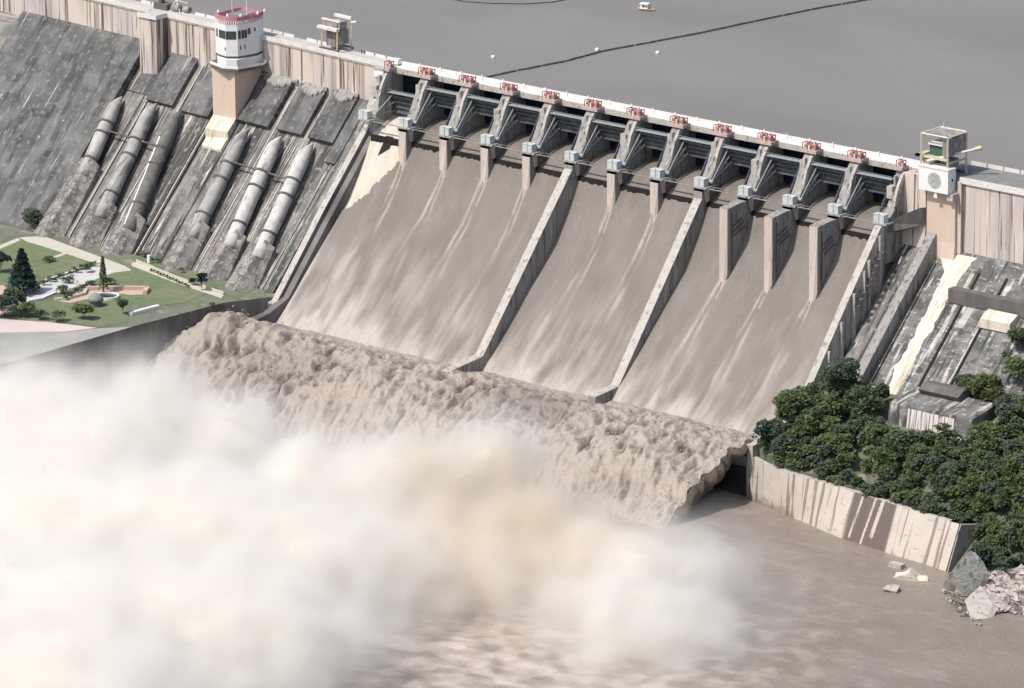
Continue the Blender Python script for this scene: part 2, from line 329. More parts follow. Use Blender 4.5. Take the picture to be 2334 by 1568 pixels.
for x0, x1, top, m, cut in blocks:
    mb = MB()
    if cut:
        wing_prism(mb, [(2, top), (0, top), (-(top-cut), cut), (-(top-cut)+3, cut-3), (2, cut-3)], x0, x1); mb.build("upper_apron", m, dam)
        mb2 = MB(); wing_prism(mb2, slope_poly(256.6, 0), x0, x1); mb2.build("lower_apron", m_slope, dam)
    else:
        wing_prism(mb, slope_poly(top, 0), x0, x1); mb.build("downstream_apron", m, dam)
mb = MB(); wing_prism(mb, [(-15, 243.2), (-27, 231.2), (-27, 229), (-12, 229), (-12, 243.2)], -92.4, -80.2); mb.build("lime_patch", m_lime, dam)
for x0, x1, z in ((-114.5, -97.5, 259.2), (-79.6, -57, 260.4), (-55, -38.5, 260.0), (-35, -19.5, 260.6)):
    mb = MB(); n = 8
    for k in range(n):
        xa = x0+(x1-x0)*k/n; xb = x0+(x1-x0)*(k+1)/n; d = 3.6*math.sin(math.pi*(k+.5)/n)+.6
        wing_prism(mb, [(-d, z-d+.3), (-d, z-d+1.3), (0, z+.5), (0, z-1)], xa, xb)
    mb.build("apron_cap", m_pier, dam)
for x in (-138.6, -117.5, -95.8, -74.5, -57.6, -37.4, -16, -11):
    mb = MB(); wing_prism(mb, slope_poly(257.4, 0), x-.35, x+.35); mb.build("slope_kerb", m_pier if x > -20 else m_pale, dam)
for x in (-146, -128, -106, -99, -88, -47, -66, -28):      # darker wet runs and shallow channels between the kerbs
    mb = MB(); wing_prism(mb, slope_poly(256.9, 0), x+3.6, x+4.1); mb.build("drain_channel", m_dark, dam)
# deck of the left wing
def strip(mb, x0, x1, ya, yb, z0, z1, n=1): wing_prism(mb, [(ya, z0), (yb, z0), (yb, z1), (ya, z1)], x0, x1)
mb = MB(); strip(mb, -330, -1.5, -.5, 9, 275.2, 276); mb.box(-151.6, -140.2, 6.8, 18, 275.25, 275.98); mb.build("left_deck", m_deck, dam)
mb = MB(); strip(mb, -330, -151.7, -.55, -.2, 275.1, 277.1); strip(mb, -140.1, -1.5, -.55, -.2, 275.1, 277.1); mb.box(-151.7, -140.1, 6.75, 7.1, 275.1, 277.1); mb.box(-140.45, -140.1, 7.1, 14, 275.1, 277.1); mb.build("left_parapet", m_rail, dam)
for k in range(46):
    x0 = -330+k*7.1
    if k % 5 != 2 and x0 > -215: mb = MB(); strip(mb, x0, x0+6.2, 8.7, 9.05, 276, 277.1); mb.build("back_parapet_panel", m_rail, dam)
# back beam/coping below deck
mb = MB(); strip(mb, -330, -1.5, -.35, -.003, 274.3, 275.1); mb.build("deck_cornice", m_pale, dam)

# ---- chute
CY = np.array([9, 2, -4, -8, -12.5, -12.7, -16.5, -20, -28, -37, -46, -54, -62, -68, -75, -80, -86, -92, -98.])
CZ = np.array([256.9, 256.7, 255.1, 253.2, 250, 248.6, 241.8, 236.2, 224.8, 216, 207.5, 199.7, 192, 186.5, 180.8, 178, 177, 178.5, 182.])
def zc(y): return np.interp(-np.asarray(y, float), -CY, CZ)
# concrete under the water
mb = MB(); ysn = list(np.arange(9, -95.1, -1.5)); mb.prism_x([(y, float(zc(y))-.9) for y in ysn]+[(-94, 162), (9, 155)], 1.8, 268.9); mb.build("chute_slab", m_chute, dam)
mb = MB(); mb.box(1.8, 269, 9.6, 12, 150, 268); mb.build("crest_sill", m_dark, dam)
# slot where the crest sheet ends, its shadow put into a near-black colour
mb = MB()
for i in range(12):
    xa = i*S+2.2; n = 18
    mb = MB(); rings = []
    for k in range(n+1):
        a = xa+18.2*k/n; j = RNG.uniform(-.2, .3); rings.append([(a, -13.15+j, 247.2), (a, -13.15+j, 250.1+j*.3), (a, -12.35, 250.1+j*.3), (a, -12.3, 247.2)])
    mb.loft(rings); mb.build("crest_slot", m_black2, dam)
# flowing water on the chute
xs = np.linspace(2.15, 268.6, 470); ss = np.concatenate([np.linspace(9, -12.4, 26), np.linspace(-12.9, -96, 150)])
X, Y = np.meshgrid(xs, ss, indexing='ij'); Z = zc(Y)+.25
lat = fbm(stk(X/8, Y/20, 0*X), 5); fine = fbm(stk(X/2.6, Y/12, 0*X+9), 4)
Z = Z+(.40*lat+.16*fine)*sstep(-12, -40, Y)
d0 = -Y
foam = np.clip(.28*fine+.6*lat+.18, -.2, 1)*sstep(18, 70, d0)*.95+.34*sstep(42, 92, d0)*np.clip(.6+1.2*lat, 0, 1.2)
patch = fbm(stk(X/34, Y/26, 0*X+31), 3); foam = foam+.30*np.clip(patch, 0, 1)*sstep(25, 60, d0)-.25*np.clip(-patch, 0, 1)*sstep(25, 60, d0)
for i in (1, 2, 3, 4, 6, 7, 9, 10, 11):
    y0 = 16.3 if i not in (9, 10, 11) else 28.2
    d = d0-y0; cx = S*i+.7*np.sin(d/9+i)
    for side in (-1, 1):
        off = side*(.9+.045*np.clip(d, 0, 90)); wd = .5+.03*np.clip(d, 0, 80)
        wob = perlin(stk(Y/16, 0*Y+i*3.1, 0*Y+side)); br = np.clip(.55+1.3*perlin(stk(Y/13, 0*Y+i*7.7, 0*Y+side*2.))+.9*fine, 0, 1.3)
        foam = foam+np.exp(-((X-cx-off+1.1*fine-1.8*wob*sstep(0, 25, d))/(wd*.9))**2)*(d > -1)*np.exp(-np.clip(d, 0, 99)/(30 if side < 0 else 17+3*(i % 4)))*np.where(d < 7, .9, br)
    core = np.exp(-((X-cx)/(.55+.03*np.clip(d, 0, 60)))**2)*(d > 0)*np.exp(-np.clip(d, 0, 99)/7); Z = Z-core*1.6; foam = foam-core*.3
foam = foam+.8*np.exp(-((X-2.2)/1.3)**2)*sstep(20, 60, d0)+.35*np.exp(-((X-268)/1.0)**2)*sstep(30, 60, d0)
foam = foam+.22*np.exp(-((X-30)/26)**2)*sstep(25, 62, d0)*(1+lat*2)+.9*sstep(64, 80, d0)*(.7+.8*lat)
c = (X[:-1, :-1] < 20.6) & (Y[:-1, :-1] > -16-(21-X[:-1, :-1])*.85+fbm(stk(X/3, Y/3, 0*X), 2)[:-1, :-1]*3)
jump = np.zeros_like(c); jump[:, 25] = True
for i in range(13):
    hw = 2.1; c |= (abs((X[:-1, :-1]+X[1:, 1:])/2-S*i) < hw) & (Y[:-1, :-1] > (-15.6 if i not in (9, 10, 11) else -27.6))
foam = np.clip((foam-.12)*1.1, 0, .9)*(1+.35*fbm(stk(X/1.3, Y/5, 0*X+2), 3))
grid_mesh("spillway_water", stk(X, Y, Z), m_flow, keep=~(c | jump), attr=np.clip(foam, 0, 1), kind="structure")
# sluice opening in the dry bay
p = at_x(880, 393, 11); mb = MB()
mb.add([(9.2, p[1]+2.4, zc(p[1]+2.4)-.55), (13.4, p[1]+2.4, zc(p[1]+2.4)-.55), (13.4, p[1]-.2, zc(p[1]-.2)-.4), (8.4, p[1]-2.2, zc(p[1]-2.2)-.4)], [(0, 1, 2, 3)]); mb.build("sluice_opening", m_black2, dam)

# ---- piers
def pier_poly(i):
    ln = 28.0 if i in (9, 10, 11) else 16.2
    zb = 215 if i in (9, 10, 11) else 236
    return [(9, 255), (9, 275), (-1.4, 275), (-3.6, 272.5), (-6.0, 267.5), (-9.0, 262.0), (-11.5, 258.4), (-15.9, 256.6), (-15.9, 255), (-16.2, 255)]+ \
        ([(-16.2, 236), (-8, 236)] if ln < 20 else [(-20, 255), (-28, 254.2), (-28, 216), (-20, 216)])
for i in range(13):
    hw = 2.15; x = S*i
    pr = empty("spillway_pier", (0, 0, 0)); pr.parent = dam
    mb = MB()
    if i == 12:
        mb.prism_x([(9, 240), (9, 275), (-1.2, 275), (-3.4, 268), (-7.5, 261), (-13.5, 255.5), (-13.5, 240)], x-hw, x+2.0)
        mb.build("pier_body", m_pier, pr)
    elif i == 0:
        mb.prism_x([(9, 240), (9, 275), (-1.2, 275), (-3.4, 268), (-7.5, 261), (-9.5, 257.5), (-9.5, 240)], x-4.3, x+hw)
        mb.build("pier_body", m_wall_grey, pr)
    else:
        mb.prism_x(pier_poly(i), x-hw, x+hw); mb.build("pier_body", m_pier, pr)
        # paler front face of the nose, tapering to the water
        yn = -28.05 if i in (9, 10, 11) else -16.25
        zt = 254 if i in (9, 10, 11) else 255; zb = 222 if i in (9, 10, 11) else 238.5
        if i not in (5, 8):
            mb = MB(); mb.add([(x-2.0, yn-.1, zt), (x+2.0, yn-.1, zt), (x+2.0, yn-.1, zb+5), (x+.6, yn-.9, zb), (x-1.2, yn-.9, zb), (x-2.1, yn-.1, zb+5), (x-1.9, yn+.6, zt), (x+1.9, yn+.6, zt)],
                              [(0, 1, 2, 3, 4, 5), (0, 6, 7, 1)]); mb.build("pier_nose", m_nose, pr)
    if i in (9, 10, 11):     # formwork ribs and stairs on the flank
        mb = MB()
        for k in range(4): mb.box(x+hw, x+hw+.35, -26-.0, -25.4, 222+k*.0, 252) if k == 0 else mb.add([(x+hw+.02, -27+k, 248-k*1.7), (x+hw+.3, -27+k, 248-k*1.7), (x+hw+.3, -20+k, 250.6-k*1.7), (x+hw+.02, -20+k, 250.6-k*1.7), (x+hw+.02, -27+k, 247.3-k*1.7), (x+hw+.3, -27+k, 247.3-k*1.7), (x+hw+.3, -20+k, 249.9-k*1.7), (x+hw+.02, -20+k, 249.9-k*1.7)], [(0, 1, 2, 3), (4, 7, 6, 5), (1, 5, 6, 2), (0, 4, 5, 1), (3, 2, 6, 7)])
        mb.build("formwork_rib", m_dark, pr)
    # trunnion platform with pale boxes, dark bracket under it
    mb = MB(); mb.box(x-3.2, x+3.6, -15.6, -9.0, 256.0, 256.7); mb.build("trunnion_platform", m_steel_l, pr)
    mb = MB()
    for k in range(2):
        mb.box(x-2.8+k*2.7, x-.5+k*2.7, -15.2, -12.2, 256.7, 259.8)
        mb.box(x-2.8+k*2.7-.12, x-.5+k*2.7+.12, -15.3, -12.1, 259.8, 260.1)
    mb.box(x-.4, x-.1, -15.5, -15.2, 256.7, 261.2)
    if i not in (): mb.build("trunnion_cabin", m_cabin, pr)
    if i > 0 and i < 12:
        mb = MB(); mb.add([(x+hw, -15.4, 256), (x+hw+2.8, -15.2, 256), (x+hw+2.8, -8.6, 256), (x+hw, -8.6, 256), (x+hw+.05, -14.6, 250.0), (x+hw+1.9, -14.0, 251.2), (x+hw+1.9, -10.4, 251.2), (x+hw+.05, -10, 250.0)],
                          [(0, 1, 2, 3), (0, 4, 5, 1), (1, 5, 6, 2), (2, 6, 7, 3), (3, 7, 4, 0), (4, 7, 6, 5)]); mb.build("trunnion_bracket", m_dark, pr)
        mb = MB(); mb.box(x-hw-.6, x+hw, -15.9, -15.5, 254.6, 256); mb.build("ledge", m_dark, pr)
    # slots and boxes on the tall upstream part, facing downstream
    mb = MB(); mb.box(x-2.6, x-1.2, -4.4, -1.6, 267.5, 272.5) if i % 3 else mb.box(x-2.9, x-.2, -6.6, -2.6, 264.5, 269.4); mb.build("equipment_box", m_pale, pr)
    # ladder rails curving down the shoulder
    mb = MB(); mb.prism_x([(-1.0, 274.4), (-2.6, 274.4), (-5.6, 270.2), (-7.6, 265.5), (-8.4, 262.2), (-7.0, 262.2), (-4.2, 268.4)], x+hw-.9, x+hw+.35); mb.build("curved_shoulder", m_wall_grey if i % 2 else m_pale, pr)
    mb = MB(); pts = [(x+hw+.1, -1.0, 275), (x+hw+.1, -3.4, 272.2), (x+hw+.1, -5.5, 266.7), (x+hw+.1, -8.5, 261.6), (x+hw+.1, -11, 258.4)]
    pts = [(a, b-.35, c_) for a, b, c_ in pts]; mb.tube(pts, .13, 5); mb.build("shoulder_rail", m_steel_l, pr)
    mb = MB(); mb.box(x-1.0, x+.1, -4.6, -3.0, 268.5, 273.5); mb.box(x+.6, x+1.2, -7.6, -5.4, 263.0, 267.6); mb.build("hoist_rope_shaft", m_steel_l if i % 2 else m_wall_grey, pr)
# divide walls and training walls: sloped slab walls with a kink and a lip
def chute_wall(name, x0, x1, top, bot, m, mtop):
    mb = MB(); mb.prism_x(top+bot, x0, x1); mb.build(name, m, dam)
    mb = MB()
    for (a, b) in zip(top[:-1], top[1:]):
        mb.add([(x0-.12, a[0], a[1]+.02), (x1+.12, a[0], a[1]+.02), (x1+.12, b[0], b[1]+.02), (x0-.12, b[0], b[1]+.02), (x0-.12, a[0], a[1]+.4), (x1+.12, a[0], a[1]+.4), (x1+.12, b[0], b[1]+.4), (x0-.12, b[0], b[1]+.4)],
               [(0, 3, 2, 1), (4, 5, 6, 7), (0, 1, 5, 4), (2, 3, 7, 6), (1, 2, 6, 5), (3, 0, 4, 7)])
    mb.build(name+"_coping", mtop, dam)
under = [(-98, 160), (-50, 180), (-15, 236)]
chute_wall("divide_wall", 5*S-1.9, 5*S+1.9, [(-14.5, 255), (-73.5, 186.7), (-95, 185)], under, m_pier, m_pale)
chute_wall("divide_wall", 8*S-1.9, 8*S+1.9, [(-13.5, 255), (-69.5, 185.6), (-84, 184.6)], [(-84, 160), (-50, 180), (-15, 236)], m_pier, m_pale)
m_wetwall = mat("wet_wall", (.20, .185, .175), [((.10, .09, .09), (.05, .05, .03), 0, .42, .6, .8, 3)])
chute_wall("left_training_wall", -4.4, -1.6, [(-9, 252.8), (-38.6, 222.3), (-69.5, 188.4), (-72, 188)], [(-72, 150), (-15, 150)], m_wetwall, m_pale)
mb = MB(); mb.prism_x([(-9.2, 150), (-9.2, 250), (-40, 218), (-66, 190), (-78, 186), (-98, 184), (-98, 150)], -1.59, 1.79); mb.build("left_wall_base", m_wetwall, dam)
chute_wall("right_training_wall", 269.2, 272.2, [(-13.5, 256.2), (-16.3, 254.8), (-38.8, 227.5), (-60.5, 200.3), (-82, 186), (-97.5, 184.8)], [(-97.5, 150), (-13.5, 150)], m_wall_grey, m_pale)
mb = MB()       # counterforts against the right training wall
for k, y in enumerate((-17.5, -24.5, -27.5, -34, -42, -50)):
    zt = float(np.interp(-y, [16.3, 38.8, 60.5], [254.8, 227.5, 200.3]))-1.0
    mb.box(272.21, 273.6, y-.6, y+.3, zt-26, zt)
mb.build("counterfort", m_pale, dam)
for k in range(9): z = 246-k*2.3; y = -16.5-(k*1.95); mb = MB(); mb.box(272.22, 275.2, y-1.7, y-.1, z-.5, z); mb.build("stair_landing", m_dark, dam)
# right abutment block, wing wall and aprons
mb = MB(); mb.prism_x([(9, 225), (9, 275), (-2.0, 275), (-2.0, 257), (-3.0, 240), (-3, 225)], 272.3, 283.6); mb.build("right_abutment_block", m_wall, dam)
mb = MB(); mb.add([(270.5, -13.6, 256.2), (282.6, -4.2, 262.5), (284, -2.0, 262.5), (284, -2.0, 255.5), (272.6, -13.2, 252.6), (270.5, -2.0, 256.4), (272.6, -2, 251)],
                  [(0, 4, 3, 1), (1, 3, 2), (0, 1, 2, 5), (4, 6, 3), (0, 5, 6, 4)]); mb.build("dark_corbel", m_dark, dam)  # shade under the overhang put into the dark colour
mb = MB(); mb.prism_x([(-1.5, 247), (-58, 192), (-58, 170), (0, 170)], 273.65, 285.2); mb.build("abutment_apron", m_slope, dam)
mb = MB(); mb.prism_x([(-2.6, 253), (-60, 196), (-60, 170), (0, 170)], 285.2, 289.4); mb.build("raised_rib", m_pier, dam)
mb = MB(); mb.prism_x([(0, 275.2), (0, 225), (9, 225), (9, 275.2)], 283.65, 480); mb.build("right_wing_wall", m_wall, dam)
mb = MB(); mb.prism_x([(0, 246.6), (-64, 186), (-64, 160), (0, 160)], 289.4, 480); mb.build("right_apron", m_rslope, dam)
mb = MB(); rr = []
for k in range(61):
    y = -1.2-k*.9; z = 246.6+.947*y+.28; q = k/60; tp = math.exp(-k/4.0)
    xl = 298.6-12.5*tp+1.3*float(perlin(np.array([k*.33, .5, .2])))+.5*float(perlin(np.array([k*1.3, 3.5, .2]))); xr = 305.6-1.2*q+2.2*tp+1.2*float(perlin(np.array([k*.37, 8.5, .7])))+.6*float(perlin(np.array([k*1.4, 1.5, .7])))
    rr.append([(xl, y, z-.5), (xl, y, z), (xr, y, z), (xr, y, z-.5)])
mb.loft(rr)
mb.build("lime_spill", m_lime, dam)
for x in (290.2, 312.3, 325.5):
    mb = MB(); mb.prism_x([(-6, 241.6), (-58, 192.4), (-58, 180), (-6, 180)], x, x+.9); mb.build("joint_groove", m_black2, dam)
    if x < 300: mb = MB(); mb.prism_x([(-6, 242.0), (-58, 192.8), (-58, 180), (-6, 180)], x+.92, x+1.4); mb.build("joint_kerb", m_rslope, dam)
mb = MB(); mb.prism_x([(-13, 236.6), (-17.2, 236.6), (-17.2, 231), (-13, 231)], 306, 480); mb.build("apron_walkway", m_dark, dam)
mb = MB(); mb.prism_x([(-18, 232), (-23.2, 229.4), (-23.2, 225.6), (-18, 226)], 326, 340); mb.build("apron_panel", m_lime, dam)
# deck of the right wing
mb = MB(); mb.box(283.6, 480, -.4, 21, 275.25, 276); mb.build("right_deck", m_asph, dam)
mb = MB(); mb.box(299, 480, -.75, -.41, 274.4, 277.0); mb.build("right_parapet", m_rail, dam)
for k in range(9): mb = MB(); mb.box(289+k*8, 289+k*8+7.4, 20.7, 21.05, 276.0, 277.5); mb.build("back_parapet_panel", m_rail, dam)
# spillway bridge: deck, near fascia and bright far parapet
mb = MB(); mb.box(-1.5, 283.5, 2.5, 9.6, 274.9, 275.4); mb.build("bridge_deck", m_rail, dam)
mb = MB(); mb.box(-1.5, 283.5, 2.0, 2.49, 273.8, 276.1); mb.build("bridge_fascia", m_pale, dam)
mb = MB(); mb.box(-1.5, 283.5, 9.2, 9.5, 275.4, 277.2)
for k in range(25): mb.box(-1.2+k*11.5, -.5+k*11.5, 8.9, 9.19, 276, 277.8)
mb.build("bridge_back_parapet", m_rail, dam)
mb = MB(); mb.box(-1.5, 283.5, 2.51, 2.7, 275.4, 276.5); mb.build("bridge_front_kerb", m_white, dam)
mb = MB()
for i in range(12): mb.box(i*S+2.16, i*S+S-2.16, 8.0, 8.9, 258, 274.8)
mb.build("bay_shade_panel", m_navy, dam)  # dark sheet at the back of each bay, standing in for its shade
# thin service walkway between the piers
mb = MB()
for i in range(12):
    a = i*S+3.6; b = (i+1)*S-3.2
    mb.box(a, b, -14.2, -13.5, 256.0, 256.25); mb.tube([(a, -14.2, 257.3), (b, -14.2, 257.3)], .07, 4)
mb.build("service_walkway", m_pier, dam)

# ================================================================= GATES
ORD = ["first", "second", "third", "fourth", "fifth", "sixth", "seventh", "eighth", "ninth", "tenth", "eleventh", "twelfth"]
def make_gate(a0, a1, dy=0, dz=0, name="radial_gate"):
    g = empty(name); cy, cz, r = -11.2, 258.6, 14.7; x0, x1 = 2.35, S-2.35
    sy, sz = cy-2.3+dy, cz+3.6+dz; arc = lambda f, rr=0: (sy+(r+rr)*math.cos(math.radians(a0+(a1-a0)*f)), sz+(r+rr)*math.sin(math.radians(a0+(a1-a0)*f)))
    fs_ = np.linspace(0, 1, 13); pts = [arc(f) for f in fs_]+[arc(f, .4) for f in fs_[::-1]]
    mb = MB(); mb.prism_x(pts, x0, x1); mb.build("skin_plate", m_steel, g)
    for f in (.06, .30, .55, .80):
        q = arc(f, -.4); mb = MB(); mb.prism_x([(q[0]-.4, q[1]-.3), (q[0]+.4, q[1]-.3), (q[0]+.4, q[1]+.3), (q[0]-.4, q[1]+.3)], x0+.1, x1-.1); mb.build("girder", m_steel, g)
    ty, tz = arc(1, -.6)
    mb = MB(); mb.box(x0+.3, x1-.3, ty-1.2, ty+.9, tz+.1, tz+.5); mb.build("top_walkway", m_steel_l, g)
    mb = MB(); mb.tube([(x0+.3, ty-1.1, tz+1.5), (x1-.3, ty-1.1, tz+1.5)], .07, 4)
    for k in range(5): xx = x0+.5+k*(x1-x0-1)/4; mb.tube([(xx, ty-1.1, tz+.45), (xx, ty-1.1, tz+1.5)], .05, 4)
    mb.build("walkway_rail", m_steel_l, g)
    for side, xs_ in ((0, x0+.9), (1, x1-.9)):
        mb = MB(); hub = (xs_, cy-.3, cz)
        for f in (.12, .5, .88):
            mb.tube([hub, (xs_+(.9 if side == 0 else -.9), *arc(f, -.5))], .30, 4)
        for q in (.45, .75):
            pp = [(xs_+(.9*q if side == 0 else -.9*q), cy+(arc(f)[0]-cy)*q, cz+(arc(f)[1]-cz)*q) for f in (.12, .5, .88)]
            mb.tube(pp, .15, 4)
        mb.tube([(xs_-.9, cy-.3, cz), (xs_+.9, cy-.3, cz)], .75, 8); mb.build("gate_arm", m_steel_l if side == 0 else m_steel, g)
    return g
gate = make_gate(5, 39)
closed = make_gate(-8, 31, -.5, -3.2); closed.location = (0, 0, 0)
tag(closed, "lowered radial gate in the dry bay right beside the left training wall", "spillway gate", "spillway gates")
where = {1: "raised grey radial gate next to the closed first bay", 4: "raised grey radial gate just left of the first long divide wall", 5: "raised grey radial gate just right of the first long divide wall",
         7: "raised grey radial gate just left of the second long divide wall", 8: "raised grey radial gate just right of the second long divide wall", 11: "raised grey radial gate beside the right abutment, last of the row",
         2: "raised grey radial gate, third bay counted from the control tower", 3: "raised grey radial gate, fourth bay counted from the control tower", 6: "raised grey radial gate midway between the two long divide walls",
         9: "raised grey radial gate between the first two long pink pier noses at right", 10: "raised grey radial gate between the last two long pink pier noses at right"}
for i in range(1, 12):
    g = gate if i == 1 else copy_tree(gate); g.location = (S*i, 0, 0); tag(g, where[i], "spillway gate", "spillway gates")

# ================================================================= HOISTS
def make_hoist(double=True):
    h = empty("gate_hoist"); mb = MB(); mb.box(-4.0 if double else -1.9, 3.9 if double else 1.9, -2.6, 1.9, -2.3, -1.0)
    mb.build("hoist_bed", m_hoistb, h)
    for cx in ((-2.1, 2.0) if double else (0,)):
        mb = MB(); mb.tube([(cx-.95, -.5, .35), (cx+.95, -.5, .35)], .85, 12); mb.build("rope_drum", m_hoist, h)
        mb = MB()
        for sx in (-1.35, 1.15):
            mb.box(cx+sx, cx+sx+.2, -2.1, -1.7, -1.0, 1.3); mb.box(cx+sx, cx+sx+.2, .9, 1.3, -1.0, 1.3); mb.box(cx+sx, cx+sx+.2, -2.1, 1.3, 1.31, 1.65)
        mb.box(cx-1.14, cx+1.14, 1.0, 1.25, 1.0, 1.5); mb.build("hoist_frame", m_hoist, h)
        mb = MB(); mb.box(cx-.5, cx+.6, .45, 1.5, -1.0, .2); mb.tube([(cx+.62, .9, -.3), (cx+1.1, .9, -.3)], .3, 8); mb.build("motor_box", m_hoistb, h)
    mb = MB(); mb.box(-.25 if double else 1.5, .25 if double else 1.8, -2.2, -1.2, -1.0, .9); mb.build("control_cabinet", m_white, h)
    return h
hl = ["single red gate hoist at the tower end of the bridge"]+["pair of rusty red hoist drums on the pier between the %s and %s gates" % (ORD[i-1], ORD[i]) for i in range(1, 12)]+["single rusty red hoist beside the right abutment crane"]
dbl = make_hoist(); sgl = make_hoist(False)
for i in range(13):
    if i in (0, 12): h = sgl if i == 0 else copy_tree(sgl)
    else: h = dbl if i == 1 else copy_tree(dbl)
    h.location = (S*i+(1.8 if i == 0 else (-.5 if i == 12 else .2)), 0.0, 277.6); tag(h, hl[i], "gate hoist", "red hoists along the bridge")

# ================================================================= PENSTOCKS
def wing_pt(x, q, off=0):   # q: metres down the slope horizontally from the wing face, off: height above slope
    y = wy(x)-q; z = 262-q; return (x, y-off*.7071, z+off*.7071)
pen = [(-151.6, -145.9, 22.5, 50, m_pipe, "penstock nearest the blackened far left slab, pale grey"), (-129.7, -122.6, 22, 62, m_pipe, "pale grey penstock, second from the blackened slab"),
       (-113.1, -102.4, 22.3, 63.5, m_pipe_d, "dark penstock with a bright white leak streak, below the dam's narrow gully"),
       (-69.9, -64.9, 22.8, 60.5, m_pipe, "grey penstock just right of the control tower"), (-49.5, -41.9, 22.7, 60.5, m_pipe_w, "whitewashed penstock, middle one right of the control tower"),
       (-29.9, -23.2, 22.4, 61.5, m_pipe_w, "whitish penstock nearest the spillway training wall")]
for k, (xa, xb, qa, qb, m, lab) in enumerate(pen):
    t = empty("penstock"); tag(t, lab, "penstock pipe", "penstocks on the dam face")
    xa -= 0; sl = (xb-xa)/(qb-qa); r = 3.15; P = lambda q, off=.4: wing_pt(xa+sl*(q-qa), q, off)
    pts = [P(qa-2.5, -1.6), P(qa-.5, -.7), P(qa+2), P(qa+4)]+[P(q) for q in np.linspace(qa+6, qb, 8)]
    rr = [.4, 1.6, 2.6, 3.0]+[r]*8
    mb = MB(); mb.tube(pts, rr, 20); mb.build("pipe_shell", m, t, smooth=True)
    for f in (.30, .44, .78):
        q = qa+(qb-qa)*f
        mb = MB(); mb.tube([P(q-.32), P(q+.32)], r+.4, 20); mb.build("anchor_band", m_band, t)
    if k == 2:
        mb = MB(); cpt = [P(q, .4) for q in np.linspace(qa+9, qb-1, 16)]
        for a, b in zip(cpt[:-1], cpt[1:]):
            o = Vector((-1.75, -1.95, 1.95)); wv = .35+.25*random.random(); mb.add([Vector(a)+o+Vector((-wv, 0, -wv*.5)), Vector(a)+o+Vector((wv, 0, wv*.3)), Vector(b)+o+Vector((wv, 0, wv*.3)), Vector(b)+o+Vector((-wv, 0, -wv*.5))], [(0, 1, 2, 3)])
        mb.build("leak_streak", m_white, t)
    # anchor block at the foot, irregular bevelled
    a = P(qb-3, .6); w_ = 5.4; mb = MB(); x = a[0]
    top = [(x-w_+1.2, a[1]+1, a[2]+4.0), (x+1.5, a[1]+1, a[2]+4.6), (x+w_, a[1]+2.5, a[2]+1.5)]
    zt = 189.5; ln = a[2]-zt-1
    bot = [(x-w_-.5, a[1]-ln-3, zt+1.8), (x-.3, a[1]-ln-3.4, zt+.8), (x+w_, a[1]-ln+3.5, zt-.3)]
    base = [(x-w_-.6, a[1]-ln-3.2, zt-2), (x-.3, a[1]-ln-3.8, zt-2), (x+w_+.2, a[1]-ln+3.2, zt-2), (x+w_+.2, a[1]+3, a[2]-3), (x-w_+1.2, a[1]+3, a[2]-3)]
    mb.add(top+bot+base, [(0, 1, 4, 3), (1, 2, 5, 4), (3, 4, 7, 6), (4, 5, 8, 7), (2, 9, 8, 5), (0, 3, 6, 10), (0, 10, 9, 2, 1)]); mb.build("anchor_block", m_anchor, t)
# cross pipes joining penstocks
for (xa, xb, lab) in ((-148, -112, "thin dark drain pipe crossing between the three left penstocks"), (-66, -28, "thin dark drain pipe crossing between the three right penstocks")):
    mb = MB(); mb.tube([wing_pt(xa, 33, .6), wing_pt(xb, 34, .6)], .45, 8); o = mb.build("cross_pipe", m_band); tag(o, lab, "pipe", "drain pipes across the slope")

# ================================================================= CONTROL TOWER
ct = empty("control_tower"); tag(ct, "white many-sided control tower with red roof parapet standing on a salmon concrete column", "control tower")
mb = MB(); mb.box(-93, -79.8, -8.3, 9, 243, 263.9); mb.build("tower_column", m_clean, ct)
mb = MB(); mb.prism_x([(-8.3, 243), (-13.5, 238), (-13.5, 230), (-8, 230)], -93, -79.8); mb.build("column_footing", m_lime, ct)
mb = MB(); mb.box(-96.8, -93.01, -2, 9.5, 240, 262); mb.build("side_buttress", m_wall_grey, ct)
plat = [(-94.2, -8.2), (-84, -11.2), (-77.5, -8.6), (-74.5, 4.5), (-76.5, 9), (-95, 9)]
mb = MB(); mb.prism_z([(x, y) for x, y in plat], 263.9, 265.3); mb.build("platform_slab", m_dark, ct)
mb = MB()
for a, b in zip(plat, plat[1:]+plat[:1]):
    d = Vector((b[0]-a[0], b[1]-a[1], 0)); n_ = max(1, int(d.length/1.6))
    mb.add([(a[0], a[1], 265.3), (b[0], b[1], 265.3), (b[0], b[1], 266.5), (a[0], a[1], 266.5), (a[0]*.998-.17, a[1]*.98, 266.5), (b[0]*.998-.17, b[1]*.98, 266.5), (a[0]*.998-.17, a[1]*.98, 265.3), (b[0]*.998-.17, b[1]*.98, 265.3)], [(0, 1, 2, 3), (3, 2, 5, 4), (4, 5, 7, 6)])
mb.build("platform_parapet", m_white, ct)
mb = MB(); mb.prism_z([(-91.5, -6.5), (-84, -9), (-80, -6.5), (-78, 3), (-79, 9), (-92, 9)], 265.31, 268.9); mb.build("ground_storey", m_white, ct)
body = [(-93.2, -5.6), (-89.5, -7.4), (-84.5, -8.4), (-80.4, -5.4), (-79.0, -.8), (-78.2, 4.8), (-79.8, 10.5), (-92.6, 10.5)]
mb = MB(); mb.prism_z([(x*.99-.85, y*.93) for x, y in body], 268.9, 270); mb.build("storey_recess", m_dark, ct)
mb = MB(); mb.prism_z(body, 270, 284.0); mb.build("tower_body", m_white, ct)
mb = MB(); cxy = (-85, 2)
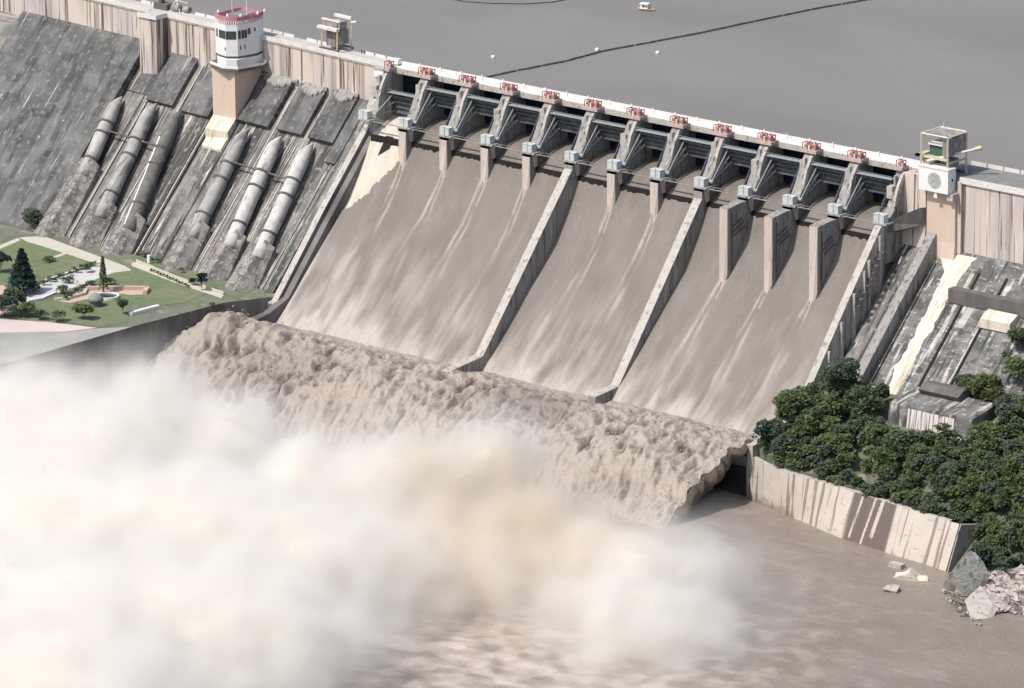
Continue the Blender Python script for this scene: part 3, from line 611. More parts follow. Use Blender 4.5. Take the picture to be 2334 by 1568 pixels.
for a, b in list(zip(body, body[1:]+body[:1])):
    ia = (cxy[0]+(a[0]-cxy[0])*.955, cxy[1]+(a[1]-cxy[1])*.955); ib = (cxy[0]+(b[0]-cxy[0])*.955, cxy[1]+(b[1]-cxy[1])*.955)
    mb.add([(*a, 284.01), (*b, 284.01), (*b, 287.3), (*a, 287.3), (*ia, 287.3), (*ib, 287.3), (*ia, 284.01), (*ib, 284.01)], [(0, 1, 2, 3), (3, 2, 5, 4), (4, 5, 7, 6)])
mb.build("roof_parapet", m_red, ct)
def on_face(k, f, z0, z1, wd, off=.08):
    a, b = body[k], body[(k+1) % len(body)]; d = Vector((b[0]-a[0], b[1]-a[1])); L_ = d.length; d.normalize(); n_ = Vector((d.y, -d.x))
    c_ = Vector(a)+d*L_*f+n_*off; p0 = c_-d*wd/2; p1 = c_+d*wd/2; q0 = p0-n_*.25; q1 = p1-n_*.25
    return [(p0.x, p0.y, z0), (p1.x, p1.y, z0), (p1.x, p1.y, z1), (p0.x, p0.y, z1), (q0.x, q0.y, z0), (q1.x, q1.y, z0), (q1.x, q1.y, z1), (q0.x, q0.y, z1)]
BX = [(0, 1, 2, 3), (4, 7, 6, 5), (0, 4, 5, 1), (1, 5, 6, 2), (2, 6, 7, 3), (3, 7, 4, 0)]
for k, fs, z0, z1, wd in ((0, (.55,), 277.6, 281.0, 1.5), (1, (.2, .5, .8), 277.6, 281.0, 1.3), (2, (.12, .34, .56, .78), 277.5, 281.0, 1.1), (3, (.2, .55, .85), 277.7, 281.2, 1.2), (4, (.2,), 279, 281.6, 1.4)):
    for f in fs:
        mb = MB(); mb.add(on_face(k, f, z0-.15, z1+.15, wd+.3, .05), BX); wf = mb.build("window", m_steel_l, ct)
        mb = MB(); mb.add(on_face(k, f, z0, z1, wd, .1), BX); mb.build("pane", m_glass, wf)
for k, f, z0, z1, wd in ((1, .9, 272.4, 273.8, .7), (3, .3, 272.6, 274.6, .5), (3, .75, 272.8, 274.8, .5), (4, .75, 279.8, 281.4, .9)):
    mb = MB(); mb.add(on_face(k, f, z0, z1, wd, .06), BX); mb.build("window", m_glass, ct)
mb = MB(); mb.box(-89.5, -81.5, -1, 7, 284.2, 286.8); mb.build("roof_hut", m_asph, ct)
mb = MB(); mb.tube([(-91, 3, 284), (-91, 3, 291.5)], .16, 6); mb.build("antenna_mast", m_white, ct)
mb = MB(); mb.tube([(-81.5, 2, 284), (-81.5, 2, 293)], .18, 6); mb.build("antenna_mast", m_white, ct)
mb = MB(); mb.tube([(-84.5, 4, 286), (-79, 2, 289)], .13, 5); mb.build("stay_rod", m_white, ct)
for p in ((-92.2, -4.5), (-84.2, -7.3), (-79.4, -4.2), (-77, 4), (-78, 9.5)):
    mb = MB(); mb.tube([(p[0], p[1], 287.3), (p[0], p[1], 288.0), (p[0], p[1], 288.6)], [.5, .6, .3], 8); mb.build("roof_lamp", m_white, ct)
for k in range(7):
    a, b = body[k], body[(k+1) % 8]
    for j in range(5):
        f = (j+.5)/5; x = a[0]+(b[0]-a[0])*f; y = a[1]+(b[1]-a[1])*f; x += (x+85)*.012; y += (y-2)*.012; mb = MB(); mb.box(x-.16, x+.16, y-.16, y+.16, 284.0, 285.4); mb.build("parapet_stud", m_white, ct)

# ================================================================= RIGHT GATE TOWER with emblem box
gt = empty("gauge_tower"); tag(gt, "pale concrete tower carrying a white box with a grey round emblem, right of the spillway", "tower")
mb = MB(); mb.prism_x([(-2.6, 271), (-2.6, 250), (-3.4, 243.6), (-3.4, 238), (-.02, 238), (-.02, 271)], 284.6, 298.3); mb.build("tower_shaft", m_clean, gt)
mb = MB(); mb.box(298.31, 300.2, -1.4, -.02, 246, 275.1); mb.build("corner_pilaster", m_wall, gt)
mb = MB(); mb.box(282.9, 297.2, -6.0, -.8, 270.6, 280.0); mb.build("white_box", m_white, gt)
mb = MB(); mb.box(282.7, 297.4, -6.2, -.8, 280.01, 280.4); mb.build("box_roof", m_rail, gt)
mb = MB(); mb.tube([(290.6, -6.15, 275.3), (290.6, -5.99, 275.3)], 3.15, 28); mb.build("round_emblem", mat("grey_emblem", (.33, .33, .32), [((.5, .5, .48), (.9, .9, .9), 0, .45, .6, .8, 5)]), gt)
mb = MB(); mb.prism_z([(296.0, -5.0), (299.2, -5.0), (299.2, -.8), (296, -.8)], 267.8, 270.58); mb.build("side_box", m_wall_grey, gt)
mb = MB(); mb.add([(290.3, -5.5, 270.5), (291.3, -5.5, 270.5), (291.7, -5.5, 268.2), (289.9, -5.5, 268.2), (290.3, -5.1, 270.5), (291.3, -5.1, 270.5), (291.7, -5.1, 268.2), (289.9, -5.1, 268.2)], BX); mb.build("bracket", m_white, gt)
mb = MB(); mb.box(297.19, 297.3, -3.6, -2.6, 275.2, 276.4); mb.build("side_window", m_glass, gt)

# ================================================================= GANTRY CRANES
def post(mb, a, b, t=.45): mb.tube([a, b], t, 4)
gc = empty("gantry_crane", (288.6, 4, 276)); tag(gc, "cream and green gantry crane standing on the deck behind the white emblem box", "gantry crane", "gantry cranes on the dam deck")
mb = MB(); X0, X1, Y0, Y1, T = -6.3, 6.4, -7.5, 5.0, 16.6
for x in (X0, X1):
    for y in (Y0, Y1): post(mb, (x, y, 0 if y > 0 else 4.4), (x, y, T), .5)
for x in (X0, X1): post(mb, (x, Y0, T), (x, Y1, T), .42); post(mb, (x, Y0, 6), (x, Y1, 6), .45)
for y in (Y0, Y1): post(mb, (X0, y, T), (X1, y, T), .42)
mb.build("portal_frame", m_crframe, gc)
mb = MB(); mb.box(-4.5, 5, -5.0, 3.8, 12.2, 12.8); mb.box(-4.6, 5.2, -5.4, -5.0, 12.0, 13.2); mb.build("upper_platform", m_rail, gc)
mb = MB(); mb.box(-6.2, 6.3, -4.5, 4.9, 16.2, 16.5); mb.build("roof_sheet", m_cranes, gc)
mb = MB(); mb.box(3.2, 6.2, -6.5, 4.6, 8.5, 15.8); mb.build("cable_housing", m_cranes, gc)
mb = MB(); mb.box(-4.4, 3.1, -4.5, 3, 7.8, 12.1); mb.build("winch_house", m_green, gc)
mb = MB(); mb.box(-9.8, 5.5, -7.0, -5.0, 6.8, 7.6); mb.box(-9.8, -7.4, -7, 1, 6.8, 7.6); mb.build("side_walkway", m_yellow, gc)
mb = MB(); mb.tube([(-3, -8.2, 6), (13, 3.0, 11.2)], .55, 6); mb.build("jib_boom", m_rail, gc)
mb = MB(); mb.tube([(12.2, 2.6, 11), (14.6, 4.0, 11.8)], .9, 6); mb.build("boom_head", m_yellow, gc)
mb = MB(); mb.box(-6, -1, -6.6, -2, 3.6, 6.2); mb.box(1.5, 5, -5, 2, 3.5, 6.5); mb.build("machine_cab", m_cranes, gc)
mb = MB(); mb.box(-6, 6, -6.2, -5.6, 4.4, 5.2); mb.build("lower_tie_beam", m_steel, gc)
mb = MB(); mb.box(-6, 6, 4, 4.6, .1, 1.1); mb.build("lower_tie_beam", m_steel, gc)
mb = MB(); mb.tube([(-4.4, 4.6, T), (-4.4, 4.6, T+2.4)], .1, 5); mb.build("lightning_rod", m_white, gc)
gl = empty("gantry_crane", (-39.0, 12, 276), R(-4.9)); tag(gl, "dusty beige gantry crane straddling the deck between the control tower and the spillway", "gantry crane", "gantry cranes on the dam deck")
mb = MB(); X0, X1, Y0, Y1 = -4.6, 5.0, -4.5, 3.8
for x, yb in ((X0, 0), (X1, 0)):
    post(mb, (x, Y0, 0), (x+.4, Y0, 9.5), .55); post(mb, (x, Y1, 0), (x+.4, Y1, 13.5), .5); post(mb, (x, Y0+1.5, 9.5), (x, Y0+1.5, 13.2), .35)
mb.build("portal_leg", m_yellow, gl)
mb = MB(); mb.box(X0-2, X1+.6, Y0-.7, Y0+1.3, 9.2, 10.4); mb.box(X0-1, X1+.6, Y0+1.2, Y0+2.0, 12.9, 13.6); mb.box(X0, X1+.6, Y1-.6, Y1+.6, 13.2, 14.4); mb.build("cross_beam", m_rail, gl)
mb = MB(); mb.box(X0+1, X1-1, Y0+1.2, Y1-1.4, 9.6, 12.6); mb.build("winch_house", m_cranes, gl)
mb = MB(); mb.box(X0+.8, X1-3.2, Y0+2.2, Y1-1, 1.6, 8.8); mb.box(X1-2.8, X1-.3, -1, Y1-1, 3.0, 9.2); mb.build("machine_cab", m_cranes, gl)
mb = MB(); mb.box(X0-.8, X1+.9, Y0-.7, Y0+.7, .1, 1.3); mb.box(X0-.8, X1+.9, Y1-.7, Y1+.7, .1, 1.3); mb.build("wheel_bogie", m_dark, gl)
mb = MB(); mb.tube([(X1+.5, Y1, 12), (X1+3.2, Y1+.5, 12.6)], .5, 6); mb.build("floodlight_arm", m_white, gl)
eq = empty("hoist_machinery", (-143, 22, 276)); tag(eq, "jumble of dark hoist machinery on the bulging deck at the top left", "machinery")
mb = MB(); mb.box(-11, -3, -2, 3, 0, 2.6); mb.box(-8.5, -7, -1, 1, 2.6, 4.8); mb.build("winch_bed", m_dark, eq)
mb = MB(); mb.tube([(-1, 0, 1.6), (3, 0, 1.6)], 1.7, 12); mb.tube([(5, 1, 1.4), (8, 1, 1.4)], 1.4, 12); mb.build("rope_drum", m_cranes, eq)
mb = MB(); post(mb, (-2, -1, 0), (1, 0, 5.2), .25); post(mb, (4, -1, 0), (1, 0, 5.2), .25); post(mb, (1, 0, 5), (6, 2, 4), .2); mb.build("derrick", m_rail, eq)

# small figures and posts on deck
def person_on_deck(x, y, lab, m):
    p = empty("person", (x, y, 276.0)); tag(p, lab, "person", "onlookers at the back parapet")
    mb = MB(); mb.tube([(-.12, 0, 0), (-.1, 0, .45), (-.08, 0, .85)], [.08, .09, .12], 7); mb.tube([(.14, 0, 0), (.12, 0, .45), (.08, 0, .85)], [.08, .09, .12], 7)
    mb.tube([(0, 0, .8), (0, 0, 1.1), (0, 0, 1.42), (0, 0, 1.5)], [.19, .17, .22, .08], 9); mb.tube([(-.24, 0, 1.4), (-.3, .02, 1.1), (-.26, -.08, .82)], [.07, .06, .05], 6); mb.tube([(.24, 0, 1.4), (.3, .02, 1.1), (.26, -.08, .82)], [.07, .06, .05], 6)
    mb.build("body", m, p, smooth=True)
    mb = MB(); mb.tube([(0, 0, 1.48), (0, 0, 1.54), (0, -.01, 1.63), (0, 0, 1.72), (0, 0, 1.77)], [.06, .09, .11, .09, .03], 9); mb.build("head", mat("skin", (.25, .14, .09)), p, smooth=True)
m_cloth = mat("dark_clothes", (.05, .05, .06))
for (x, y, lab) in ((-25.5, 13.0, "person in dark clothes by the back parapet right of the beige crane"), (-24.0, 12.9, "second dark clothed person close to the beige crane"),
                    (-4.5, 11.2, "person in dark clothes at the back parapet near the first red hoist"), (-2.8, 11.1, "person standing nearest the bridge end by the back parapet")):
    person_on_deck(x, y, lab, m_cloth)
ch = empty("gatehouse", (-1.5, 1.5, 276)); tag(ch, "small white gatehouse block beside the first hoist on the spillway bridge", "gatehouse")
mb = MB(); mb.box(-3.2, 2.2, -4.4, -1.6, -3.8, -.4); mb.box(-1.5, 1.5, 5.5, 8, 0, 2.2); mb.build("painted_block", m_white, ch)
mb = MB(); mb.box(-3.5, 2.5, -4.8, -1.2, -.39, .3); mb.build("flat_cap", m_pale, ch)

# ================================================================= LOG BOOM, BOAT
boom = [at_z(u, v, 269.1) for u, v in ((1105, 178), (1180, 161), (1290, 140), (1375, 117), (1450, 103), (1600, 75), (1720, 49), (1850, 22), (1990, -3), (2200, -45))]
t = empty("floating_boom"); tag(t, "long dark floating boom line crossing the reservoir towards the upper right", "floating boom")
for k, (a, b) in enumerate(zip(boom[:-1], boom[1:])):
    a, b = Vector(a), Vector(b); d = b-a; n_ = max(1, round(d.length/14)); mb = MB()
    for j in range(n_):
        p0 = a+d*(j/n_); p1 = a+d*((j+.94)/n_); mid = (p0+p1)/2+Vector((random.uniform(-.3, .3), random.uniform(-.5, .5), 0)); mb.tube([p0, mid, p1], .62, 6)
    mb.build("boom_section", m_boom, t)
boom2 = [at_z(u, v, 269.1) for u, v in ((1020, -4), (1060, 4), (1120, 8), (1200, 9), (1260, 5), (1310, -5))]
mb = MB(); mb.tube([tuple(p) for p in boom2], .35, 6); o = mb.build("floating_rope", m_boom); tag(o, "thin curved floating rope near the top edge of the reservoir", "floating rope")
bp_ = at_z(1474, 24, 269.0); bt = empty("work_boat", tuple(bp_), R(15)); tag(bt, "small white and tan work boat floating alone on the reservoir", "boat")
mb = MB(); rings = []
for f, wd in ((-1, 1.1), (-.6, 1.7), (0, 1.9), (.6, 1.5), (1, .2)): rings.append([(f*4.2, -wd, 1.0), (f*4.2, -wd*.6, -.2), (f*4.2, wd*.6, -.2), (f*4.2, wd, 1.0)])
mb.loft(rings); mb.build("hull", mat("tan_hull", (.50, .36, .22)), bt)
mb = MB(); mb.box(-2.6, .9, -1.3, 1.3, 1.0, 3.0); mb.box(-3, 1.2, -1.6, 1.6, 3.0, 3.25); mb.build("cabin", m_white, bt)
mb = MB(); mb.box(-1.6, -.4, -1.33, -1.31, 1.6, 2.6); mb.box(.0, .7, -1.33, -1.31, 1.6, 2.6); mb.build("cabin_window", m_glass, bt)
mb = MB(); mb.tube([(1.6, 0, 1), (1.6, 0, 4.2)], .1, 5); mb.build("mast", m_dark, bt)
for u, v, lab in ((1124, 132, "small white buoy on the reservoir left of the boom"), (1361, 115, "white float beside the middle of the dark boom"), (1499, 122, "white buoy below the boom line towards the right")):
    p = at_z(u, v, 269.0); mb = MB(); mb.tube([(p[0], p[1], 268.6), (p[0], p[1], 269.1), (p[0], p[1], 269.9), (p[0], p[1], 270.2)], [.5, 1.0, .9, .3], 9); o = mb.build("buoy", m_white, smooth=True); tag(o, lab, "buoy", "buoys on the reservoir")

# ================================================================= WATER JETS LEAPING OFF THE BUCKET
xs = np.linspace(-15, 268.5, 560); ts = np.linspace(0, 1, 190); Xg, T_ = np.meshgrid(xs, ts, indexing='ij')
Yg = -74-T_*86
def prof(y):      # free-fall arc
    d = -y
    return np.interp(d, [74, 80, 86, 92, 98, 106, 114, 122, 130, 138, 146, 154, 162], [181.2, 181.0, 182.5, 184.2, 184.6, 183.6, 181.6, 178.6, 174.4, 169, 163.6, 158, 152])
Zg = prof(Yg)
big0 = fbm(stk(Xg/9, 0*Xg, 0*Xg+13), 3); edge = sstep(-15, 4, Xg); rough = sstep(-.02, .12, T_+.03*big0)*(1-.35*sstep(.85, 1, T_))
big = fbm(stk(Xg/20, Yg/16, 0*Xg+3), 3); med = fbm(stk((Xg+.35*Yg)/7, Yg/13, Zg/14), 4, ridged=True, gain=.45); sm = fbm(stk((Xg+.3*Yg)/3.0, Yg/5.5, Zg/6+7), 3, ridged=False, gain=.5)
huge = fbm(stk(Xg/42, Yg/30, 0*Xg+70), 2); streak = fbm(stk((Xg+.25*Yg)/4.5, Yg/30, 0*Xg+90), 4)
lob = 5.5*np.exp(-((Xg-236)/20)**2-((Yg+122)/17)**2)-5.0*np.exp(-((Xg-172+.5*(Yg+100))/15)**2-((Yg+106)/17)**2)+3.5*np.exp(-((Xg-95)/24)**2-((Yg+118)/16)**2)-3*np.exp(-((Xg-40)/14)**2-((Yg+112)/14)**2)
disp = (lob+3.2*huge+3.0*big+2.6*streak+2.6*(med-.2)+1.0*sm)*rough
hump = 6*np.exp(-((Xg+5)/12)**2-((Yg+99)/12)**2)
leftdrop = -(1-edge)*4
Zg = Zg+disp*.95+hump+leftdrop*(T_ > .08)
Yg2 = Yg-.5*disp*rough; Xg2 = Xg+fbm(stk(Xg/6, Yg/6, 0*Xg+50), 2)*1.6*rough+sstep(235, 268, Xg)*fbm(stk(0*Xg, Yg/11, 0*Zg), 3)*4*rough-(1-edge)*6*T_
Xg2 = Xg2+sstep(255, 268, Xg)*(2.0*T_*0)
fo = np.clip(.48+1.5*streak+1.3*(med-.05)+.9*sm+.9*big+.7*huge, -.15, 1)*rough+(1-rough)*.85
fo = fo-.60*np.exp(-((Xg-165)/26)**2-((T_-.32)/.16)**2)-.35*np.exp(-((Xg-40)/30)**2-((T_-.5)/.2)**2)-.25*np.exp(-((Xg+2)/8)**2-((T_-.3)/.12)**2)
grid_mesh("leaping_water", stk(Xg2, Yg2, Zg), m_jet, attr=np.clip(fo, 0, 1), kind="structure")
# right flank and underside of the sheet
n = 120; tt = np.linspace(.20, 1, n); y_top = -74-tt*86
top = Zg[-1, np.clip((tt*189).astype(int), 0, 189)]; thick = 13.5*np.clip((tt-.16)*3.4, 0, 1)*(1-.42*tt)
ks = np.linspace(0, 1, 16); F = np.zeros((n, 16, 3))
for j, k in enumerate(ks):
    nz = fbm(stk(y_top/5, 0*y_top+k*2, 0*y_top+2), 3)
    F[:, j, 0] = Xg2[-1, np.clip((tt*189).astype(int), 0, 189)]-k*3.5+3.6*math.sin(math.pi*min(k*1.15, 1))+nz*1.3*k; F[:, j, 1] = y_top-.2*k; F[:, j, 2] = top-thick*k
grid_mesh("leaping_water_flank", F, m_jet, attr=np.full((n, 16), .0), kind="structure")
F2 = np.stack([F[:, -1], F[:, -1]+np.array([-250, 0, 0])], 1); grid_mesh("leaping_water_underside", F2, m_jet, attr=np.full((n, 2), .1), kind="structure")
# thrown lumps and droplets of water around the jet
V_ = []; F_ = []; rgd = np.random.default_rng(77); nd = 0
base_t = np.array([(1, 0, -.7), (-1, 0, -.7), (0, 1, .7), (0, -1, .7)])
while nd < 3000:
    ix = int(rgd.integers(4, 556)) if rgd.random() < .8 else int(rgd.integers(520, 559)); it = int(188*rgd.beta(1.6, 1.4))
    if it < 12: continue
    r_ = .08+.34*rgd.random()**3; o_ = np.array([Xg2[ix, it], Yg2[ix, it], Zg[ix, it]])+np.array([rgd.normal(0, 1)+(rgd.exponential(1.3) if ix > 545 else 0), rgd.normal(0, 1), abs(rgd.normal(0, .9))+.1])
    q = base_t@np.linalg.qr(rgd.normal(size=(3, 3)))[0]*r_*rgd.uniform(.6, 1.5, 3)+o_; b = 4*nd
    V_.append(q); F_ += [(b, b+2, b+1), (b, b+1, b+3), (b, b+3, b+2), (b+1, b+2, b+3)]; nd += 1
me = bpy.data.meshes.new("thrown_water"); me.from_pydata([tuple(p) for p in np.concatenate(V_)], [], F_); m_drop = mat("thrown_water", (.42, .36, .31), rough=.5)
o = link(me, "thrown_water", m_drop); tag(o, "lumps and droplets of muddy water thrown up by the leaping jets", "thrown water", kind="stuff")
# bucket body under the jets
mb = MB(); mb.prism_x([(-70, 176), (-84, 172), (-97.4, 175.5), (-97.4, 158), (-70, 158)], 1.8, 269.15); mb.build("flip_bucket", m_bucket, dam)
# spray cap at the left hump
# ================================================================= RETAINING WALLS
# right river wall, battered, curved
px = np.linspace(271.8, 384, 420); top = np.stack([px, wall_y(px), 180.6+fbm(stk(px/6, 0*px, 0*px), 2)*.5], -1)
bx = np.interp(px, [270, 295, 327, 356, 384], [270, 296.5, 327.5, 356.5, 383.5]); by = np.interp(px, [270, 296, 327, 356, 384], [-99, -107, -117.5, -121.5, -125])
bot = np.stack([bx, by, np.full_like(px, 160.)], -1)
P = np.stack([top+(bot-top)*f for f in np.linspace(0, 1, 40)], 1)
m_rw = mat("drip_streaked_wall", (.52, .47, .41), [((.42, .38, .34), (.15, .15, .15), 0, .45, .7, .6, 4), ((.17, .14, .12), (.55, .0, .03), 0, .56, .62, .8, 3), ((.30, .24, .20), (.2, .2, .9), 0, .62, .68, .6, 4)], attr=(.13, .105, .09))
rw = empty("river_wall"); tag(rw, "pale battered river retaining wall with dark drip streaks curving below the trees", "retaining wall")
PX = P[..., 0]; PZ = P[..., 2]; 
st_ = sstep(329, 330.5, PX)*sstep(353, 351.5, PX)*(.97-.85*(np.abs(PX+.12*(180-PZ)-334.5) < .55)*(PZ > 165)-.9*(np.abs(PX+.12*(180-PZ)-341) < .5)-.9*(np.abs(PX+.12*(180-PZ)-345) < .9)*(PZ > 167))+.8*sstep(169, 162.5, PZ+2.5*fbm(stk(PX/3, PZ/3, 0*PX), 3))*(PX < 300)
g1 = grid_mesh("wall_face", P, m_rw, rw, smooth=False, attr=st_)
mb = MB()
for a, b in zip(top[:-1:20], top[20::20]): mb.add([a, b, b+[0, 2.0, 0], a+[0, 2.0, 0], a+[0, 0, -.5], b+[0, 0, -.5]], [(0, 1, 2, 3), (0, 4, 5, 1)])
mb.build("wall_top", m_pale, rw)
mb = MB(); mb.add([(384, -115, 180.6), (384, -125, 160), (390, -92, 176), (390, -92, 158), (385.2, -116, 180.6), (385.2, -126, 160)], [(0, 1, 5, 4), (4, 5, 3, 2), (0, 4, 2)]); mb.build("end_face", m_pier, rw)
mb = MB(); mb.add([(331, -110, 179), (342, -111.5, 179), (344, -119.6, 163), (332.4, -118.3, 163)], [(0, 1, 2, 3)])
# left river wall
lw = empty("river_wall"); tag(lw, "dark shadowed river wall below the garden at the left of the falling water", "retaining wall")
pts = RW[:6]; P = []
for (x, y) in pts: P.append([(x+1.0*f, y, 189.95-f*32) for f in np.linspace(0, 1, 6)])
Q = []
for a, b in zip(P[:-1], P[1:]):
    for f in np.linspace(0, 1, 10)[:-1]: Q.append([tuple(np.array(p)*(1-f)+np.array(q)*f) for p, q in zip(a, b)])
Q.append(P[-1]); grid_mesh("wall_face", np.array(Q), m_dark, lw, smooth=False)  # the wall's shade is put into its dark colour
# fallen tilted slab, broken piece, rubble
fs = empty("fallen_slab"); tag(fs, "big tilted grey concrete slab leaning at the end of the river wall", "concrete slab")
def plate(pts, off, name, m, ref=(0, 3, -2)):
    a_, b_, c_ = [at_z(*pts[k]) for k in ref]; nn = np.cross(b_-a_, c_-a_); c0 = [meet(p[0], p[1], nn, float(nn@a_)) for p in pts]; n = len(c0); o = np.array(off); mb = MB()
    mb.add(c0+[p+o for p in c0], [tuple(range(n)), tuple(range(2*n-1, n-1, -1))]+[(i, i+n, (i+1) % n+n, (i+1) % n) for i in range(n)]); return mb.build(name, m, fs)
m_slab = mat("broken_slab_concrete", (.46, .46, .42), [((.25, .26, .24), (.12, .12, .12), 0, .45, .62, .8, 6), ((.15, .14, .13), (.5, .5, .1), 0, .57, .64, .8, 5), ((.58, .55, .50), (.4, .4, .4), 0, .6, .66, .7, 4)], bump=.3, bscale=.8)
plate([(2210, 1255, 185), (2196, 1272, 181), (2176, 1295, 176), (2157, 1317, 172), (2172, 1327, 170.5), (2187, 1333, 170), (2196, 1352, 168.5), (2212, 1355, 169), (2234, 1336, 171.5), (2243, 1306, 176), (2228, 1276, 181)], (1.4, 1.6, -.8), "slab_plate", m_slab)
plate([(2213, 1354, 169.4), (2235, 1335, 171.8), (2250, 1356, 169), (2263, 1378, 167), (2252, 1400, 164.6), (2245, 1420, 163.4), (2230, 1412, 163.6), (2215, 1417, 163.4), (2206, 1392, 166), (2199, 1369, 168)], (1.6, 1.3, -1.0), "broken_foot", m_pale, (0, 3, 7))
plate([(2157, 1319, 171.6), (2171, 1328, 170.2), (2168, 1340, 167.5), (2150, 1335, 167.8)], (1, .8, -1.6), "edge_piece", m_pale, (0, 1, 3))
for k in range(5):
    a_ = at_z(2160+k*7, 1352+k*13, 166.2-k*.5); b_ = at_z(2196+k*5, 1368+k*9, 166.8-k*.6); mb = MB(); mb.tube([tuple(a_), tuple(b_)], .32, 5); mb.build("bent_bar", m_dark, fs)
def rock(mb, c, r, sq=.6):
    import bmesh
    bm = bmesh.new(); bmesh.ops.create_cube(bm, size=1.5); bmesh.ops.subdivide_edges(bm, edges=bm.edges, cuts=1)
    sd_ = RNG.uniform(0, 99); P_ = np.array([v.co for v in bm.verts]); P_ = P_@np.linalg.qr(RNG.normal(size=(3, 3)))[0]; P_ = P_*(1+.55*fbm(P_*1.1+sd_, 2))[:, None]*np.array([r, r*RNG.uniform(.7, 1.1), r*sq]); P_ = P_+np.array(c)
    b = len(mb.v); mb.v += [tuple(p) for p in P_]; mb.f += [tuple(b+v.index for v in f.verts) for f in bm.faces]; bm.free()
mb = MB(); p = at_z(2072, 1318, 164); rock(mb, (p[0], p[1], 164.2), 5.2, .5); rock(mb, (p[0]+4.5, p[1]+2, 164), 2.6, .5); o_ = mb.build("fallen_block", m_lime); tag(o_, "pale broken concrete block lying in the water off the end of the wall", "concrete block")
mb = MB(); p = at_z(2032, 1345, 164); rock(mb, (p[0], p[1], 163.8), 3.6, .55); o_ = mb.build("fallen_block", m_pale); tag(o_, "greyish half sunk block just left of the pale broken block", "concrete block")
mb = MB(); p = at_z(2046, 1293, 164); mb.box(p[0]-3, p[0]+2.5, p[1]-1.5, p[1]+1.5, 163, 165.6); o_ = mb.build("wall_footing", m_pale); tag(o_, "small square concrete footing at the base of the river wall", "concrete footing")
mb = MB()
for k in range(30):
    u = random.uniform(2150, 2235); v = 1345+(u-2150)*.75+random.uniform(-16, 22); p = at_z(u, v, 164.5); rock(mb, (p[0], p[1], 164.3+random.random()), random.uniform(.3, 1.1))
o_ = mb.build("rubble", m_slab); tag(o_, "loose grey rubble around the tilted slab", "rubble", kind="stuff")
mb = MB()
for k in range(620):
    u = random.uniform(2245, 2420); v = random.uniform(1290+(2334-u)*.25, 1385+(u-2260)*.2); z_ = 164+(1400-v)*.10; p = at_z(u, v, z_); rock(mb, (p[0], p[1], z_), .35+2.1*random.random()**2.5)
o_ = mb.build("rubble_bank", m_rubble); tag(o_, "bank of pale pinkish rubble at the lower right water edge", "rubble", kind="stuff")

# right-hand block structure below the apron
bl = empty("outlet_block"); tag(bl, "dark topped concrete block with white lime streaks standing among the right bank trees", "concrete block")
mb = MB(); mb.prism_x([(-48, 205.5), (-52, 204.6), (-64, 202.8), (-66, 190), (-68, 170), (-48, 170)], 313, 352); mb.build("block_body", m_rslope, bl)
mb = MB(); mb.prism_x([(-64.2, 201.8), (-66.15, 190), (-69, 174), (-68, 174), (-64.4, 190)], 322, 344)
m_drip = mat("white_lime_drips", (.66, .60, .56), [((.12, .10, .09), (1.1, .0, .03), 0, .50, .58, .9, 3), ((.13, .12, .12), (.25, .0, .12), 0, .60, .66, .9, 4)])
mb.build("streaked_face", m_drip, bl)
mb = MB(); mb.prism_x([(-64.2, 200.8), (-66.15, 190), (-69, 174), (-68, 174), (-64.4, 190)], 346, 351); mb.build("streaked_face", m_drip, bl)
mb = MB(); mb.prism_x([(-45, 208), (-50, 208.6), (-54, 206.6), (-52, 204.2), (-45, 204)], 319, 338); mb.build("rounded_cap", m_dark, bl)
mb = MB(); mb.box(352.1, 364, -63, -50, 180, 199.5); mb.build("side_block", m_pier, bl)

# ================================================================= GARDEN
G = 190.0
def patch(name, pts, m, z, kind="structure", parent=None):
    mb = MB(); P_ = [at_z(u, v, z) for u, v in pts]; mb.add([(p[0], p[1], z) for p in P_], [tuple(range(len(P_)))]); return mb.build(name, m, parent, kind=kind)
patch("lawn", [(-60, 575), (0, 561), (45, 548), (148, 577), (112, 588), (74, 597), (30, 590), (-60, 590)], m_grass, 190.02)
patch("lawn", [(-60, 592), (30, 592), (74, 599), (148, 580), (232, 600), (118, 632), (66, 650), (-60, 650)], m_grass, 190.024)
patch("lawn", [(200, 640), (262, 614), (328, 612), (398, 640), (470, 668), (420, 690), (330, 700), (250, 672)], m_grass, 190.02)
patch("lawn", [(80, 690), (210, 678), (300, 690), (290, 735), (230, 746), (150, 735), (60, 715)], m_grass, 190.02)
patch("lawn", [(300, 560), (345, 555), (430, 610), (620, 640), (560, 668), (470, 645), (330, 600)], m_grass, 190.016)
patch("garden_path", [(43, 541), (100, 538), (285, 606), (300, 616), (262, 621), (222, 602), (150, 578), (60, 550)], m_path, 190.03)
patch("garden_path", [(-40, 575), (40, 542), (48, 547), (-40, 584)], m_path, 190.034)
patch("garden_path", [(112, 588), (147, 575), (151, 579), (114, 592)], m_path, 190.036)
patch("garden_path", [(300, 598), (318, 598), (400, 634), (510, 672), (505, 680), (395, 643), (300, 606)], m_path, 190.034)
patch("garden_road", [(60, 662), (100, 645), (228, 601), (262, 620), (225, 634), (150, 662), (62, 688)], m_road, 190.04)
patch("river_road", [(-120, 722), (0, 727), (110, 734), (222, 747), (150, 756), (0, 758), (-120, 758)], m_pinkroad, 190.02)
patch("bank_slope", [(-200, 759), (150, 757), (225, 748), (300, 745), (0, 832), (-200, 890)], mat("grey_green_bank", (.30, .31, .28), [((.4, .36, .34), (.05, .05, .05), 0, .45, .6, .7, 4)]), 190.012)
patch("terrace_paving", [(40, 690), (0, 640), (-60, 640), (-60, 720), (5, 720), (25, 700)], m_brick, 190.02)
